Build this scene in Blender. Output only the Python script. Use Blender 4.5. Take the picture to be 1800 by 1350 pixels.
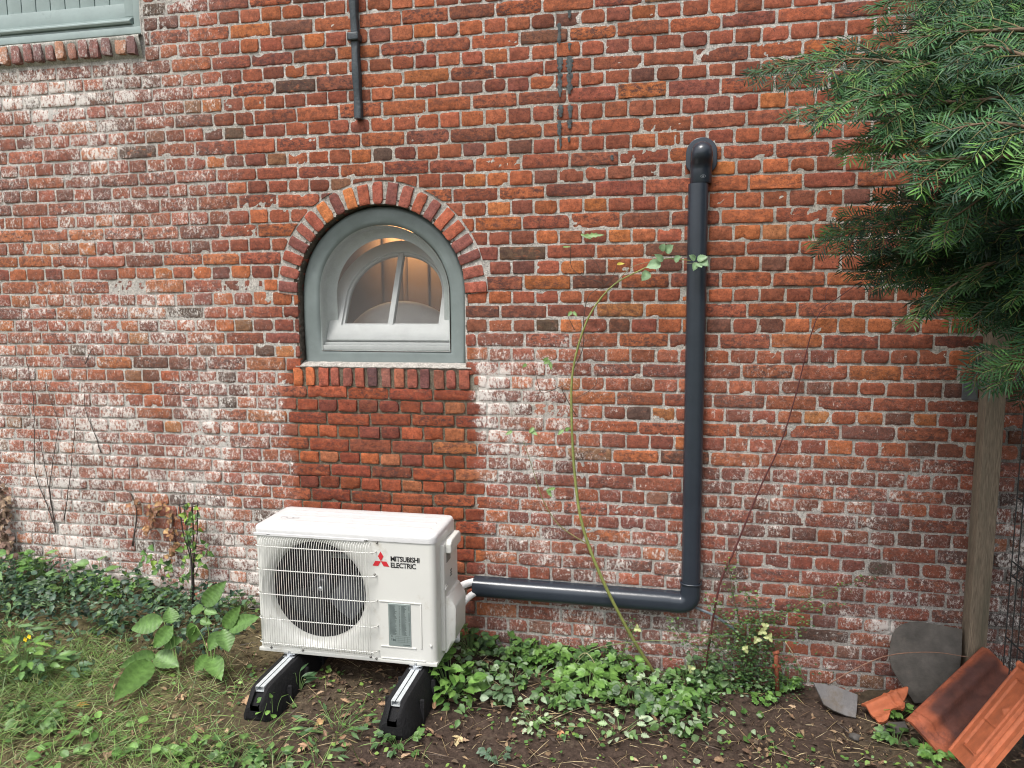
import bpy, bmesh, math, random
import numpy as np
from mathutils import Vector, Matrix, Euler
rad = math.radians
random.seed(7); rng = np.random.default_rng(11)
S = bpy.context.scene
for o in list(bpy.data.objects): bpy.data.objects.remove(o)

# ------------------------------------------------------------------ camera, world, sun, exposure
RC = np.array([[0.98181401, 0.18977182, -0.00528278], [0.01758145, -0.11859712, -0.99278679], [-0.18902948, 0.9746391, -0.11977677]])
CAM = np.array([3.28950731, -3.29922352, 1.77375]); FPX = 1250.0
cd = bpy.data.cameras.new('camera'); co = bpy.data.objects.new('camera', cd); S.collection.objects.link(co)
cd.sensor_fit = 'HORIZONTAL'; cd.sensor_width = 36; cd.lens = FPX/1800*36; cd.clip_start = .05; cd.clip_end = 500
M3 = Matrix(((RC[0][0], -RC[1][0], -RC[2][0]), (RC[0][1], -RC[1][1], -RC[2][1]), (RC[0][2], -RC[1][2], -RC[2][2])))
co.matrix_world = Matrix.Translation(CAM) @ M3.to_4x4()
S.camera = co
SUN_EL, SUN_AZ = rad(62), rad(205)      # azimuth measured from +Y, clockwise
W = bpy.data.worlds.new('World'); S.world = W; W.use_nodes = True
nt = W.node_tree; bg = nt.nodes['Background']
sky = nt.nodes.new('ShaderNodeTexSky'); sky.sky_type = 'NISHITA'; sky.sun_disc = False
sky.sun_elevation = SUN_EL; sky.sun_rotation = SUN_AZ; sky.dust_density = 4; sky.air_density = 1.0; sky.ozone_density = 1.0
hs = nt.nodes.new('ShaderNodeHueSaturation'); hs.inputs['Saturation'].default_value = .3
nt.links.new(sky.outputs[0], hs.inputs['Color']); nt.links.new(hs.outputs[0], bg.inputs['Color']); bg.inputs['Strength'].default_value = .15
sl = bpy.data.lights.new('sun', 'SUN'); sl.energy = 1.5; sl.angle = rad(14); sl.color = (1, .96, .9)
so = bpy.data.objects.new('sun', sl); S.collection.objects.link(so)
sd = Vector((math.sin(SUN_AZ)*math.cos(SUN_EL), math.cos(SUN_AZ)*math.cos(SUN_EL), math.sin(SUN_EL)))
so.rotation_euler = sd.to_track_quat('Z', 'Y').to_euler(); so.location = (3, -4, 8)
S.view_settings.view_transform = 'Standard'; S.view_settings.look = 'None'; S.view_settings.gamma = 1; S.view_settings.exposure = 0.85
S.render.engine = 'CYCLES'; S.cycles.filter_width = 1.05

# ------------------------------------------------------------------ helpers
def ray(px, py): return np.array([(px-900)/FPX, (py-675)/FPX, 1.0]) @ RC
def atY(px, py, Y):
    d = ray(px, py); return CAM + d*(Y-CAM[1])/d[1]
def atZ(px, py, Z):
    d = ray(px, py); return CAM + d*(Z-CAM[2])/d[2]
def atD(px, py, D): return CAM + ray(px, py)*D

def _h(i, j, s): 
    n = (i*374761393 + j*668265263 + s*974711) & 0x7fffffff
    n = ((n ^ (n >> 13))*1274126177) & 0x7fffffff
    return ((n ^ (n >> 16)) & 0xffff)/65535.0
def vn(x, y, s=0):
    x = np.asarray(x, float); y = np.asarray(y, float)
    i = np.floor(x).astype(np.int64); j = np.floor(y).astype(np.int64); u = x-i; v = y-j
    u = u*u*(3-2*u); v = v*v*(3-2*v)
    return (_h(i, j, s)*(1-u)+_h(i+1, j, s)*u)*(1-v)+(_h(i, j+1, s)*(1-u)+_h(i+1, j+1, s)*u)*v
def fbm(x, y, s=0, o=4):
    r = 0; a = .5
    for k in range(o): r = r+a*vn(np.asarray(x)*2**k, np.asarray(y)*2**k, s+k*17); a *= .5
    return r/(1-.5**o)
def ss(a, b, x):
    t = np.clip((x-a)/(b-a), 0, 1); return t*t*(3-2*t)

class MB:
    def __init__(s): s.v = []; s.f = []; s.c = []; s.w = []; s.n = 0
    def add(s, v, f, c=(1, 1, 1), w=None):
        v = np.asarray(v, float); k = len(v); s.v.append(v)
        n = s.n; s.f.extend([tuple(i+n for i in q) for q in f]); s.n += k
        c = np.asarray(c, float)
        c = np.tile(c, (k, 1)) if c.ndim == 1 else c
        s.c.append(c if c.shape[1] == 4 else np.column_stack([c, np.ones(k)]))
        s.w.append(np.zeros(k) if w is None else np.asarray(w, float)); return s
    def build(s, name, mat, parent=None, smooth=True, white=False, sharp=None):
        me = bpy.data.meshes.new(name); v = np.concatenate(s.v)
        me.from_pydata(v.tolist(), [], s.f)
        c = np.concatenate(s.c); a = me.color_attributes.new('Col', 'FLOAT_COLOR', 'POINT')
        a.data.foreach_set('color', c.ravel())
        if white:
            b = me.attributes.new('Wht', 'FLOAT', 'POINT'); b.data.foreach_set('value', np.concatenate(s.w))
        me.materials.append(mat); me.update()
        if smooth: me.shade_smooth()
        if sharp: me.set_sharp_from_angle(angle=rad(sharp))
        o = bpy.data.objects.new(name, me); S.collection.objects.link(o)
        if parent:
            o.parent = parent; o.matrix_parent_inverse = Matrix.Translation(-Vector(parent.location))
        return o
def tag(o, label=None, cat=None, group=None, kind=None):
    for k, v in (('label', label), ('category', cat), ('group', group), ('kind', kind)):
        if v: o[k] = v
    return o
def thing(name, label, cat, loc=(0, 0, 0), group=None):
    o = bpy.data.objects.new(name, None); S.collection.objects.link(o); o.location = Vector(loc); o.empty_display_size = .05
    return tag(o, label, cat, group)
def grid_f(nu, nv, off=0, closed=False):
    f = []
    for i in range(nu-(0 if closed else 1)):
        for j in range(nv-1):
            a = i*nv+j; b = ((i+1) % nu)*nv+j; f.append((a, b, b+1, a+1))
    return f
def tube(mb, pts, r, n=8, c=(1, 1, 1), cap=True, wob=0, flat=1):
    pts = [np.asarray(p, float) for p in pts]; m = len(pts)
    r = np.full(m, r) if np.isscalar(r) else np.interp(np.linspace(0, 1, m), np.linspace(0, 1, len(r)), r)
    V = []; t0 = None; up = None
    for i in range(m):
        t = pts[min(i+1, m-1)]-pts[max(i-1, 0)]; t = t/(np.linalg.norm(t)+1e-9)
        if up is None:
            up = np.array([0, 0, 1.]) if abs(t[2]) < .9 else np.array([0, 1., 0])
        a = np.cross(t, up); a /= np.linalg.norm(a)+1e-9; up = np.cross(a, t)
        for k in range(n):
            th = 2*math.pi*k/n; rr = r[i]*(1+(random.uniform(-wob, wob) if wob else 0))
            V.append(pts[i]+rr*(math.cos(th)*a+math.sin(th)*up*flat))
    f = []
    for i in range(m-1):
        for k in range(n):
            f.append((i*n+k, i*n+(k+1) % n, (i+1)*n+(k+1) % n, (i+1)*n+k))
    if cap: f.append(tuple(range(n-1, -1, -1))); f.append(tuple((m-1)*n+k for k in range(n)))
    mb.add(V, f, c); return mb
def spline(P, n=8):
    P = [np.asarray(p, float) for p in P]
    if len(P) < 3: return [P[0]+(P[-1]-P[0])*t for t in np.linspace(0, 1, n)]
    Q = [2*P[0]-P[1]]+P+[2*P[-1]-P[-2]]; out = []
    for i in range(1, len(Q)-2):
        for t in np.linspace(0, 1, n, endpoint=False):
            a, b, c_, d = Q[i-1], Q[i], Q[i+1], Q[i+2]
            out.append(.5*((2*b)+(-a+c_)*t+(2*a-5*b+4*c_-d)*t*t+(-a+3*b-3*c_+d)*t**3))
    out.append(P[-1]); return out
def box(mb, x0, x1, y0, y1, z0, z1, bev=0, seg=2, c=(1, 1, 1), M=None, jit=0):
    bm = bmesh.new(); bmesh.ops.create_cube(bm, size=1)
    for v in bm.verts: v.co = Vector((x0+(v.co.x+.5)*(x1-x0), y0+(v.co.y+.5)*(y1-y0), z0+(v.co.z+.5)*(z1-z0)))
    if bev: bmesh.ops.bevel(bm, geom=bm.edges[:], offset=bev, segments=seg, profile=.6, affect='EDGES')
    if M is not None: bmesh.ops.transform(bm, matrix=M, verts=bm.verts)
    bm.verts.index_update()
    V = [tuple(v.co) for v in bm.verts]
    if jit: V = [tuple(a+random.uniform(-jit, jit) for a in p) for p in V]
    mb.add(V, [tuple(v.index for v in f.verts) for f in bm.faces], c); bm.free(); return mb
def prism(mb, poly, y0, y1, bev=0, seg=2, c=(1, 1, 1), axis='Y', M=None):
    """poly: list of (a,b) extruded along axis; axis Y: (x,z); axis X: (y,z); axis Z:(x,y)"""
    def P(a, b, t): return {'Y': (a, t, b), 'X': (t, a, b), 'Z': (a, b, t)}[axis]
    bm = bmesh.new(); n = len(poly)
    A = [bm.verts.new(P(a, b, y0)) for a, b in poly]; B = [bm.verts.new(P(a, b, y1)) for a, b in poly]
    bm.faces.new(A); bm.faces.new(B[::-1])
    for i in range(n): bm.faces.new((A[i], B[i], B[(i+1) % n], A[(i+1) % n]))
    bmesh.ops.recalc_face_normals(bm, faces=bm.faces)
    if bev:
        bmesh.ops.bevel(bm, geom=[e for e in bm.edges if len(e.link_faces) == 2 and e.calc_face_angle(0) > .5], offset=bev, segments=seg, profile=.6, affect='EDGES')
    if M is not None: bmesh.ops.transform(bm, matrix=M, verts=bm.verts)
    bm.verts.index_update()
    mb.add([tuple(v.co) for v in bm.verts], [tuple(v.index for v in f.verts) for f in bm.faces], c); bm.free(); return mb

# ---- materials
def newmat(name):
    m = bpy.data.materials.new(name); m.use_nodes = True; nt = m.node_tree
    b = nt.nodes['Principled BSDF']
    def N(t, **k):
        n = nt.nodes.new('ShaderNode'+t)
        for a, v in k.items():
            if a.startswith('i_'):
                n.inputs[int(a[2:]) if a[2:].isdigit() else a[2:].replace('_', ' ')].default_value = v
            else: setattr(n, a, v)
        return n
    return m, nt, b, N, nt.links.new
def mixc(nt, N, L, fac, a, b, mode='MIX'):
    n = N('Mix', data_type='RGBA', blend_type=mode)
    for i, v in ((0, fac), (6, a), (7, b)):
        if hasattr(v, 'is_linked') or isinstance(v, bpy.types.NodeSocket): L(v, n.inputs[i])
        else: n.inputs[i].default_value = v if i == 0 else (*v, 1)
    return n.outputs[2]
def ramp(N, L, src, p0, p1, lo=0., hi=1.):
    n = N('MapRange', clamp=True); L(src, n.inputs[0])
    for i, v in ((1, p0), (2, p1), (3, lo), (4, hi)): n.inputs[i].default_value = v
    return n.outputs[0]
def surf(name, col, rough=.6, metal=0, attr=False, var=.25, vscale=20, bump=.0, bscale=80, spec=.5, dirt=None, trans=0, coat=0, aniso=None, dscale=6, dlo=.5):
    """plain surface: base colour (times the Col attribute), mottled by noise, optional dirt tint, bump"""
    m, nt, b, N, L = newmat(name)
    tc = N('TexCoord'); co_ = tc.outputs['Object']
    if aniso:
        mp = N('Mapping'); mp.inputs['Scale'].default_value = aniso; L(co_, mp.inputs[0]); co_ = mp.outputs[0]
    n1 = N('TexNoise', i_Scale=vscale, i_Detail=6.0, i_Roughness=.6); L(co_, n1.inputs['Vector'])
    v = ramp(N, L, n1.outputs[0], .3, .7, 1-var, 1+var)
    base = col
    if attr:
        a = N('Attribute', attribute_name='Col'); base = mixc(nt, N, L, 1.0, a.outputs[0], col, 'MULTIPLY')
    cc = N('CombineColor'); [L(v, cc.inputs[i]) for i in range(3)]
    c = mixc(nt, N, L, 1.0, base, cc.outputs[0], 'MULTIPLY')
    if dirt:
        n2 = N('TexNoise', i_Scale=dscale, i_Detail=8.0, i_Roughness=.7); L(co_, n2.inputs['Vector'])
        c = mixc(nt, N, L, ramp(N, L, n2.outputs[0], dlo, dlo+.2), c, dirt)
    L(c, b.inputs['Base Color'])
    b.inputs['Roughness'].default_value = rough; b.inputs['Metallic'].default_value = metal
    b.inputs['Specular IOR Level'].default_value = spec
    if coat: b.inputs['Coat Weight'].default_value = coat; b.inputs['Coat Roughness'].default_value = .1
    if bump:
        n3 = N('TexNoise', i_Scale=bscale, i_Detail=5.0, i_Roughness=.65); L(co_, n3.inputs['Vector'])
        bp = N('Bump', i_Strength=min(1, bump), i_Distance=.004); L(n3.outputs[0], bp.inputs['Height']); L(bp.outputs[0], b.inputs['Normal'])
    if trans:
        tr = N('BsdfTranslucent'); L(c, tr.inputs[0]); mx = N('MixShader'); mx.inputs[0].default_value = trans
        out = nt.nodes['Material Output']; L(b.outputs[0], mx.inputs[1]); L(tr.outputs[0], mx.inputs[2]); L(mx.outputs[0], out.inputs[0])
    return m
def masonry(name, mortar=False):
    m, nt, b, N, L = newmat(name)
    tc = N('TexCoord'); oc = tc.outputs['Object']
    a = N('Attribute', attribute_name='Col'); w = N('Attribute', attribute_name='Wht')
    def noise(sc, det=6., ro=.6, scale=None):
        n = N('TexNoise', i_Scale=sc, i_Detail=det, i_Roughness=ro)
        if scale:
            mp = N('Mapping'); mp.inputs['Scale'].default_value = scale; L(oc, mp.inputs[0]); L(mp.outputs[0], n.inputs['Vector'])
        else: L(oc, n.inputs['Vector'])
        return n.outputs[0]
    def gray(s):
        cc = N('CombineColor'); [L(s, cc.inputs[i]) for i in range(3)]; return cc.outputs[0]
    def mth(op, x, y):
        n = N('Math', operation=op)
        for i, v in ((0, x), (1, y)):
            if isinstance(v, (int, float)): n.inputs[i].default_value = v
            else: L(v, n.inputs[i])
        return n.outputs[0]
    fine = noise(150 if mortar else 120, 6., .8); mid = noise(34, 6., .65); big = noise(9, 6., .7)
    c = mixc(nt, N, L, 1., a.outputs[0], gray(ramp(N, L, fine, .36, .64, .5 if mortar else .68, 1.5 if mortar else 1.32)), 'MULTIPLY')
    c = mixc(nt, N, L, 1., c, gray(ramp(N, L, mth('ADD', mth('MULTIPLY', mid, .5), mth('MULTIPLY', noise(78, 5., .7), .5)), .37, .63, .60, 1.34)), 'MULTIPLY')
    if not mortar:
        # burnt, sooty blotches and orange fired patches inside single bricks
        st = noise(30, 10., .85, (1, 1, 1.7))
        c = mixc(nt, N, L, mth('MULTIPLY', a.outputs['Alpha'], ramp(N, L, st, .485, .55, 0, .80)), c, (.060, .033, .030))
        st2 = noise(19, 8., .7, (1.3, 1, 2.2))
        c = mixc(nt, N, L, mth('MULTIPLY', a.outputs['Alpha'], ramp(N, L, st2, .55, .63, 0, .6)), c, (.38, .125, .06))
        pit = noise(120, 3., .5)
        c = mixc(nt, N, L, ramp(N, L, pit, .64, .69, 0, .75), c, (.045, .028, .024))
    else:
        c = mixc(nt, N, L, ramp(N, L, big, .52, .7, 0, .45), c, (.17, .15, .115))
    # lime wash remnants and efflorescence: scratchy flecks plus a thin veil
    wv = w.outputs['Fac']
    fl = noise(62, 9., .86, (1.25, 1, .75)); fl2 = noise(210, 5., .7); pat = noise(13, 5., .65)
    mix = mth('ADD', mth('MULTIPLY', fl, .72), mth('MULTIPLY', pat, .28))
    thr = mth('SUBTRACT', .645, mth('MULTIPLY', wv, .20))
    f1 = mth('MULTIPLY', mth('SUBTRACT', mix, thr), 22.); f1 = ramp(N, L, f1, 0, 1, 0, .86)
    veil = mth('MULTIPLY', mth('MULTIPLY', wv, wv), ramp(N, L, fl2, .40, .62, .0, .26))
    f = mth('MAXIMUM', f1, veil)
    c = mixc(nt, N, L, f, c, (.70, .66, .615))
    # thin pale rootlet marks left by ivy
    vr = N('TexVoronoi', feature='DISTANCE_TO_EDGE', i_Scale=38.); 
    dn = N('TexNoise', i_Scale=18., i_Detail=3.); L(oc, dn.inputs['Vector'])
    mv = N('VectorMath', operation='MULTIPLY_ADD'); L(dn.outputs[1], mv.inputs[0]); mv.inputs[1].default_value = (.09, .09, .09); L(oc, mv.inputs[2]); L(mv.outputs[0], vr.inputs['Vector'])
    line = ramp(N, L, vr.outputs['Distance'], .02, .055, 1, 0)
    gate = ramp(N, L, noise(30, 4., .6), .47, .56)
    f3 = mth('MULTIPLY', mth('MULTIPLY', line, gate), ramp(N, L, wv, .30, .85, 0, .62))
    c = mixc(nt, N, L, f3, c, (.68, .64, .61))
    L(c, b.inputs['Base Color']); b.inputs['Roughness'].default_value = .9; b.inputs['Specular IOR Level'].default_value = .25
    h = mth('ADD', mth('MULTIPLY', fine, .75 if not mortar else 1.3), mth('ADD', mth('MULTIPLY', mid, .25), mth('MULTIPLY', f, .2)))
    bp = N('Bump', i_Strength=.8 if not mortar else 1., i_Distance=.0035 if not mortar else .007); L(h, bp.inputs['Height']); L(bp.outputs[0], b.inputs['Normal'])
    return m

M_brick = masonry('brick'); M_mortar = masonry('mortar', True)

# ------------------------------------------------------------------ ground height
def gz(x, y, fine=True):
    x = np.asarray(x, float); y = np.asarray(y, float)
    h = np.interp(x, [-3, .1, .6, 1.6, 2.35, 2.75, 3.4, 4.2, 6], [.24, .22, .2, .11, .09, .03, .0, -.01, .03])
    # a little dip where the bed meets the wall on the right of the unit
    h = h-.03*ss(2.3, 2.6, x)*ss(3.2, 2.7, x)*ss(-.4, 0, y)
    h = h-.02*ss(-.9, -2.5, y)
    if fine:
        h = h+(fbm(x*3.1, y*3.1, 3, 3)-.5)*.05*ss(-30, -4, y)+(fbm(x*14, y*14, 9, 3)-.5)*.024*ss(-6, -3, y)
        h = h+(fbm(x*38, y*38, 5, 3)-.5)*.020*ss(-4, -2.5, y)*(.4+.6*ss(1.5, 2.2, x))
    return h
def G(px, py):
    Z = .05
    for _ in range(12):
        p = atZ(px, py, Z); Z = float(gz(p[0], p[1]))
    if p[1] > -.045: p = atY(px, py, -.05); Z = float(gz(p[0], -.05))
    return np.array([p[0], p[1], Z])
def gp(x, y, dz=0): return np.array([x, y, float(gz(x, y))+dz])

# ------------------------------------------------------------------ the wall
R2 = .134621549; ZA = 2.28857      # double course height, height of the reference bed joint
TX = [0, 1.3, 2.5, 3.55, 4.45]
TD = {-6: (-.0016, -.0019, -.0022, .006, .016), -5: (-.0016, -.008, -.0016, .0083, .016), -4: (.0028, -.0053, .0026, .0134, .02), -3: (-.0027, -.0037, .0079, .0172, .015),
 -2: (-.001, -.0035, .0019, .0103, .013), -1: (-.0036, -.0047, -.0005, .0091, .011), 0: (-.0046, .0038, -.0017, .0113, .008), 1: (-.004, -.0083, -.0017, .0037, .0072),
 2: (-.0078, -.008, -.0056, -.0006, .0005), 3: (-.0068, -.0062, -.0057, 0, .0025), 4: (-.0103, -.0057, -.0044, -.0007, .0023), 5: (-.012, -.0007, -.0044, -.0027, -.0024),
 6: (-.0056, .0031, -.0058, -.0061, .0008), 7: (-.0036, -.0003, -.0057, -.0057, -.0058), 8: (-.0061, .0009, .0015, -.0014, .003), 9: (-.0067, .0009, .0046, -.0035, 0),
 10: (-.0021, -.0005, .0065, -.0017, -.0029), 11: (-.0052, .006, .0072, .0016, .0017), 12: (.0036, .0083, .0124, .0064, .0024), 13: (.004, .006, .0048, .0017, .0009),
 14: (.003, .004, .0045, .004, .0002), 15: (.003, .004, .006, -.0004, 0), 16: (0, 0, -.0088, 0, 0)}
HW = .11
def zline(k, x):     # height of the top of the bed joint above half-course k (k in steps of .5; integer = stretcher course)
    k0 = math.floor(k); d0 = np.interp(x, TX, TD.get(k0, (0,)*5)); d1 = np.interp(x, TX, TD.get(k0+1, (0,)*5)); t = k-k0
    wob = (fbm(np.asarray(x)*2.2, k*3.7, 77, 2)-.5)*.009
    return ZA-R2*k+d0*(1-t)+d1*t+wob
def joff(k, x):
    r = np.interp(k, [-2, -1, 1, 3, 5, 7, 9, 11, 13, 16], [-.008, .009, .014, .019, .02, .004, -.007, -.024, -.033, -.035])
    return r*ss(1.6, 3.5, x)
AX, AR, AZ = 1.997, .425, 1.795      # arched opening: centre, radius, springing height
SILLZ = 1.445
TLX, TLZ = .79, 3.085                # lower right corner of the window at the top left
def white(x, z):
    """how much old lime wash / salt is left on this bit of wall (0..1)"""
    x = np.asarray(x, float); z = np.asarray(z, float)
    n = fbm(x*1.3, z*2.0, 21, 4)-.5; n2 = fbm(x*4, z*5, 31, 3)-.5
    a = .68*ss(1.25, .5, x)*ss(2.0, 2.5, z)                       # top left
    a = np.maximum(a, .78*ss(.98, .55, x)*ss(2.55, 2.8, z))
    a = np.maximum(a, .52*ss(1.7, 1.0, x)*ss(1.7, 2.1, z))
    a = np.maximum(a, .68*ss(1.75, 1.1, x)*ss(2.1, 1.75, z))
    low = ss(1.7, .8, z)
    a = np.maximum(a, (.66+.12*low)*ss(1.62, 1.5, x)*ss(1.75, 1.3, z))
    a = np.maximum(a, (.46+.36*ss(1.8, 1.3, z))*ss(3.7, 2.7, x)*ss(2.4, 2.5, x)*ss(1.95, 1.4, z)*ss(.25, .55, z))
    a = np.maximum(a, .60*ss(2.3, 2.6, x)*ss(1.5, .85, z))
    a = np.maximum(a, 1.15*np.exp(-((x-4.40)/.36)**2-((z-.27-.25*(4.4-x))/.085)**2))
    a = np.maximum(a, 1.0*np.exp(-((x-4.05)/.40)**2-((z-.10)/.065)**2))
    a = np.maximum(a, .95*np.exp(-((x-.33)/.22)**2-((z-.98)/.16)**2))
    a = np.maximum(a, .98*np.exp(-((x-.05)/.18)**2-((z-.55)/.25)**2))
    a = np.maximum(a, .36*ss(2.0, 1.4, z))
    a = np.maximum(a, .06)
    co_ = np.floor((z+.012)/.0673).astype(np.int64); sh = (_h(co_, co_*0+3, 5)-.5)*.10+(fbm(x*9, z*9, 88, 2)-.5)*.05; sh2 = (_h(co_, co_*0+9, 6)-.5)*.10+(fbm(x*9, z*9, 89, 2)-.5)*.05
    patch = ss(1.49, 1.52, x+sh)*ss(2.49, 2.46, x+sh2)*ss(.3, .5, z)*ss(1.46, 1.40, z)
    a = a*(1+1.1*n+.8*n2)
    a = a*(1-.88*patch)
    return np.clip(a, 0, 1)
def sparkle(v): return tuple(np.clip(v, 0, 1))
PAL = [((.255, .084, .058), 5), ((.225, .074, .054), 5), ((.285, .092, .055), 3.5), ((.33, .115, .055), 1.1), ((.180, .064, .052), 3), ((.135, .060, .054), 1.2), ((.085, .056, .052), .2), ((.19, .10, .07), .45), ((.34, .15, .075), .2)]
PW = np.array([w for _, w in PAL]); PW = PW/PW.sum()
def brickcol(x, z, header=True):
    w = PW.copy()
    if 1.45 < x < 2.45 and .2 < z < 1.45: c = [(.235, .064, .038), (.205, .056, .036), (.28, .082, .045), (.165, .052, .042), (.26, .10, .058)][rng.choice(5, p=[.35, .3, .15, .12, .08])]
    else:
        # darker bricks low on the right and to the far left top, oranger band across the middle
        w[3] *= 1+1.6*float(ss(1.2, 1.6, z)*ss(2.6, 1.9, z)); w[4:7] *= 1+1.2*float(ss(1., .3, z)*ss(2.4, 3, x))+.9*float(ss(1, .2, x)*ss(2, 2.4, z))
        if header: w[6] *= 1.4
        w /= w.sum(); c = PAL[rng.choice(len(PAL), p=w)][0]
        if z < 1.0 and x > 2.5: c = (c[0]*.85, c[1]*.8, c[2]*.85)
    k = rng.uniform(.80, 1.16)*(.38 if x > 4.74 else 1)*(1-.22*float(ss(3.9, 4.6, x)*ss(1.2, .5, z))); return np.array([c[0]*k*1.10, c[1]*k*rng.uniform(.93, 1.07), c[2]*k*rng.uniform(.70, .84)])  # bricks past the fence post darker: the shade there is painted into their colour
HOLES = []
def inhole(x, z):
    if x < TLX+.01 and z > 2.955: return True
    if abs(x-AX) < AR+.015 and SILLZ-.11 < z < AZ: return True
    if z >= AZ and math.hypot(x-AX, z-AZ) < AR+.125: return True
    if 1.525 < x < 2.46 and 1.335 < z < 1.45: return True
    return False
UL = lambda L, e=(.0022, .006): [0, e[0], e[1]]
def brick(mb, O, U, Vv, L, H, proud=.0065, col=None, seed=0, wfun=None, rough=1., depth=.016):
    """one worn brick face: O corner, U/Vv unit axes in the wall plane, L x H size"""
    nx = max(2, int(round(L/.018))); nz = max(1, int(round(H/.02)))
    us = [0, .0012, .0038]+[.0038+(L-.0076)*i/(nx+1) for i in range(1, nx+1)]+[L-.0038, L-.0012, L]
    vs = [0, .0012, .0038]+[.0038+(H-.0076)*i/(nz+1) for i in range(1, nz+1)]+[H-.0038, H-.0012, H]
    u, v = np.meshgrid(us, vs, indexing='ij'); A, B = len(us), len(vs)
    iu = np.minimum(np.arange(A), A-1-np.arange(A)); iv = np.minimum(np.arange(B), B-1-np.arange(B))
    ring = np.minimum(iu[:, None], iv[None, :])
    y = np.select([ring == 0, ring == 1, ring == 2], [depth, -proud+.0022, -proud+.0004], -proud)
    # corners pulled in
    cu = np.minimum(u, L-u); cv = np.minimum(v, H-v); corner = np.clip(1-(cu+cv)/.015, 0, 1)
    pull = rng.uniform(.0, .0045, (2, 2))*rng.choice([.5, .9, 1.8]); pl = np.where(u < L/2, np.where(v < H/2, pull[0, 0], pull[0, 1]), np.where(v < H/2, pull[1, 0], pull[1, 1]))
    u = u+np.sign(L/2-u)*corner*pl*rough; v = v+np.sign(H/2-v)*corner*pl*.8*rough
    # wavy, chipped edges
    e = np.exp(-np.minimum(cu, cv)/.008)
    s = seed*7.13
    amp = .0055*rough
    u = u+(fbm(v*75+s, u*14+s, 1, 2)-.5)*amp*e; v = v+(fbm(u*85+s, v*14+s*1.7, 2, 3)-.5)*amp*1.35*e
    y = y+(fbm(u*42+s, v*42-s, 3, 3)-.5)*.0042*rough*(ring > 1)+(u/L-.5)*rng.normal(0, .0013)+(v/H-.5)*rng.normal(0, .0013)
    if rng.random() < .10*rough:   # a spalled bite
        bu, bv = rng.uniform(0, L), rng.choice([0, H]); dd = np.hypot((u-bu)/.02, (v-bv)/.012); y = y+.009*np.exp(-dd**2)
    P = O[None, None, :]+u[..., None]*U+v[..., None]*Vv; P[..., 1] += y
    P = P.reshape(-1, 3)
    if depth < .02 and O[2] > AZ-.06 and abs(O[0]+L/2-AX) < .75:      # bricks cut to the curve of the arch
        ro = AR+.116; dx, dz = P[:, 0]-AX, np.maximum(0, P[:, 2]-AZ); ins = (np.hypot(dx, dz) < ro) & (P[:, 2] > AZ+.001)
        if O[2]+H/2 > AZ+.8*ro: P[:, 2] = np.where(ins, np.minimum(AZ+np.sqrt(np.maximum(0, ro**2-dx**2)), O[2]+H-.004), P[:, 2])
        else: P[:, 0] = np.where(ins, AX+np.sign(O[0]+L/2-AX)*np.sqrt(np.maximum(0, ro**2-dz**2)), P[:, 0])
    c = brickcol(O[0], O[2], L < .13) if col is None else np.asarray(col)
    c = np.append(c, (1. if L > .13 else .42)*rng.uniform(.45, 1.15))
    wv = white(P[:, 0], P[:, 2]) if wfun is None else wfun(P)
    mb.add(P, grid_f(A, B), c, wv)
WB = MB()
ex, ez = np.array([1., 0, 0]), np.array([0, 0, 1.])
XL, XR = -1.7, 6.9
sid = 0
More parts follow.
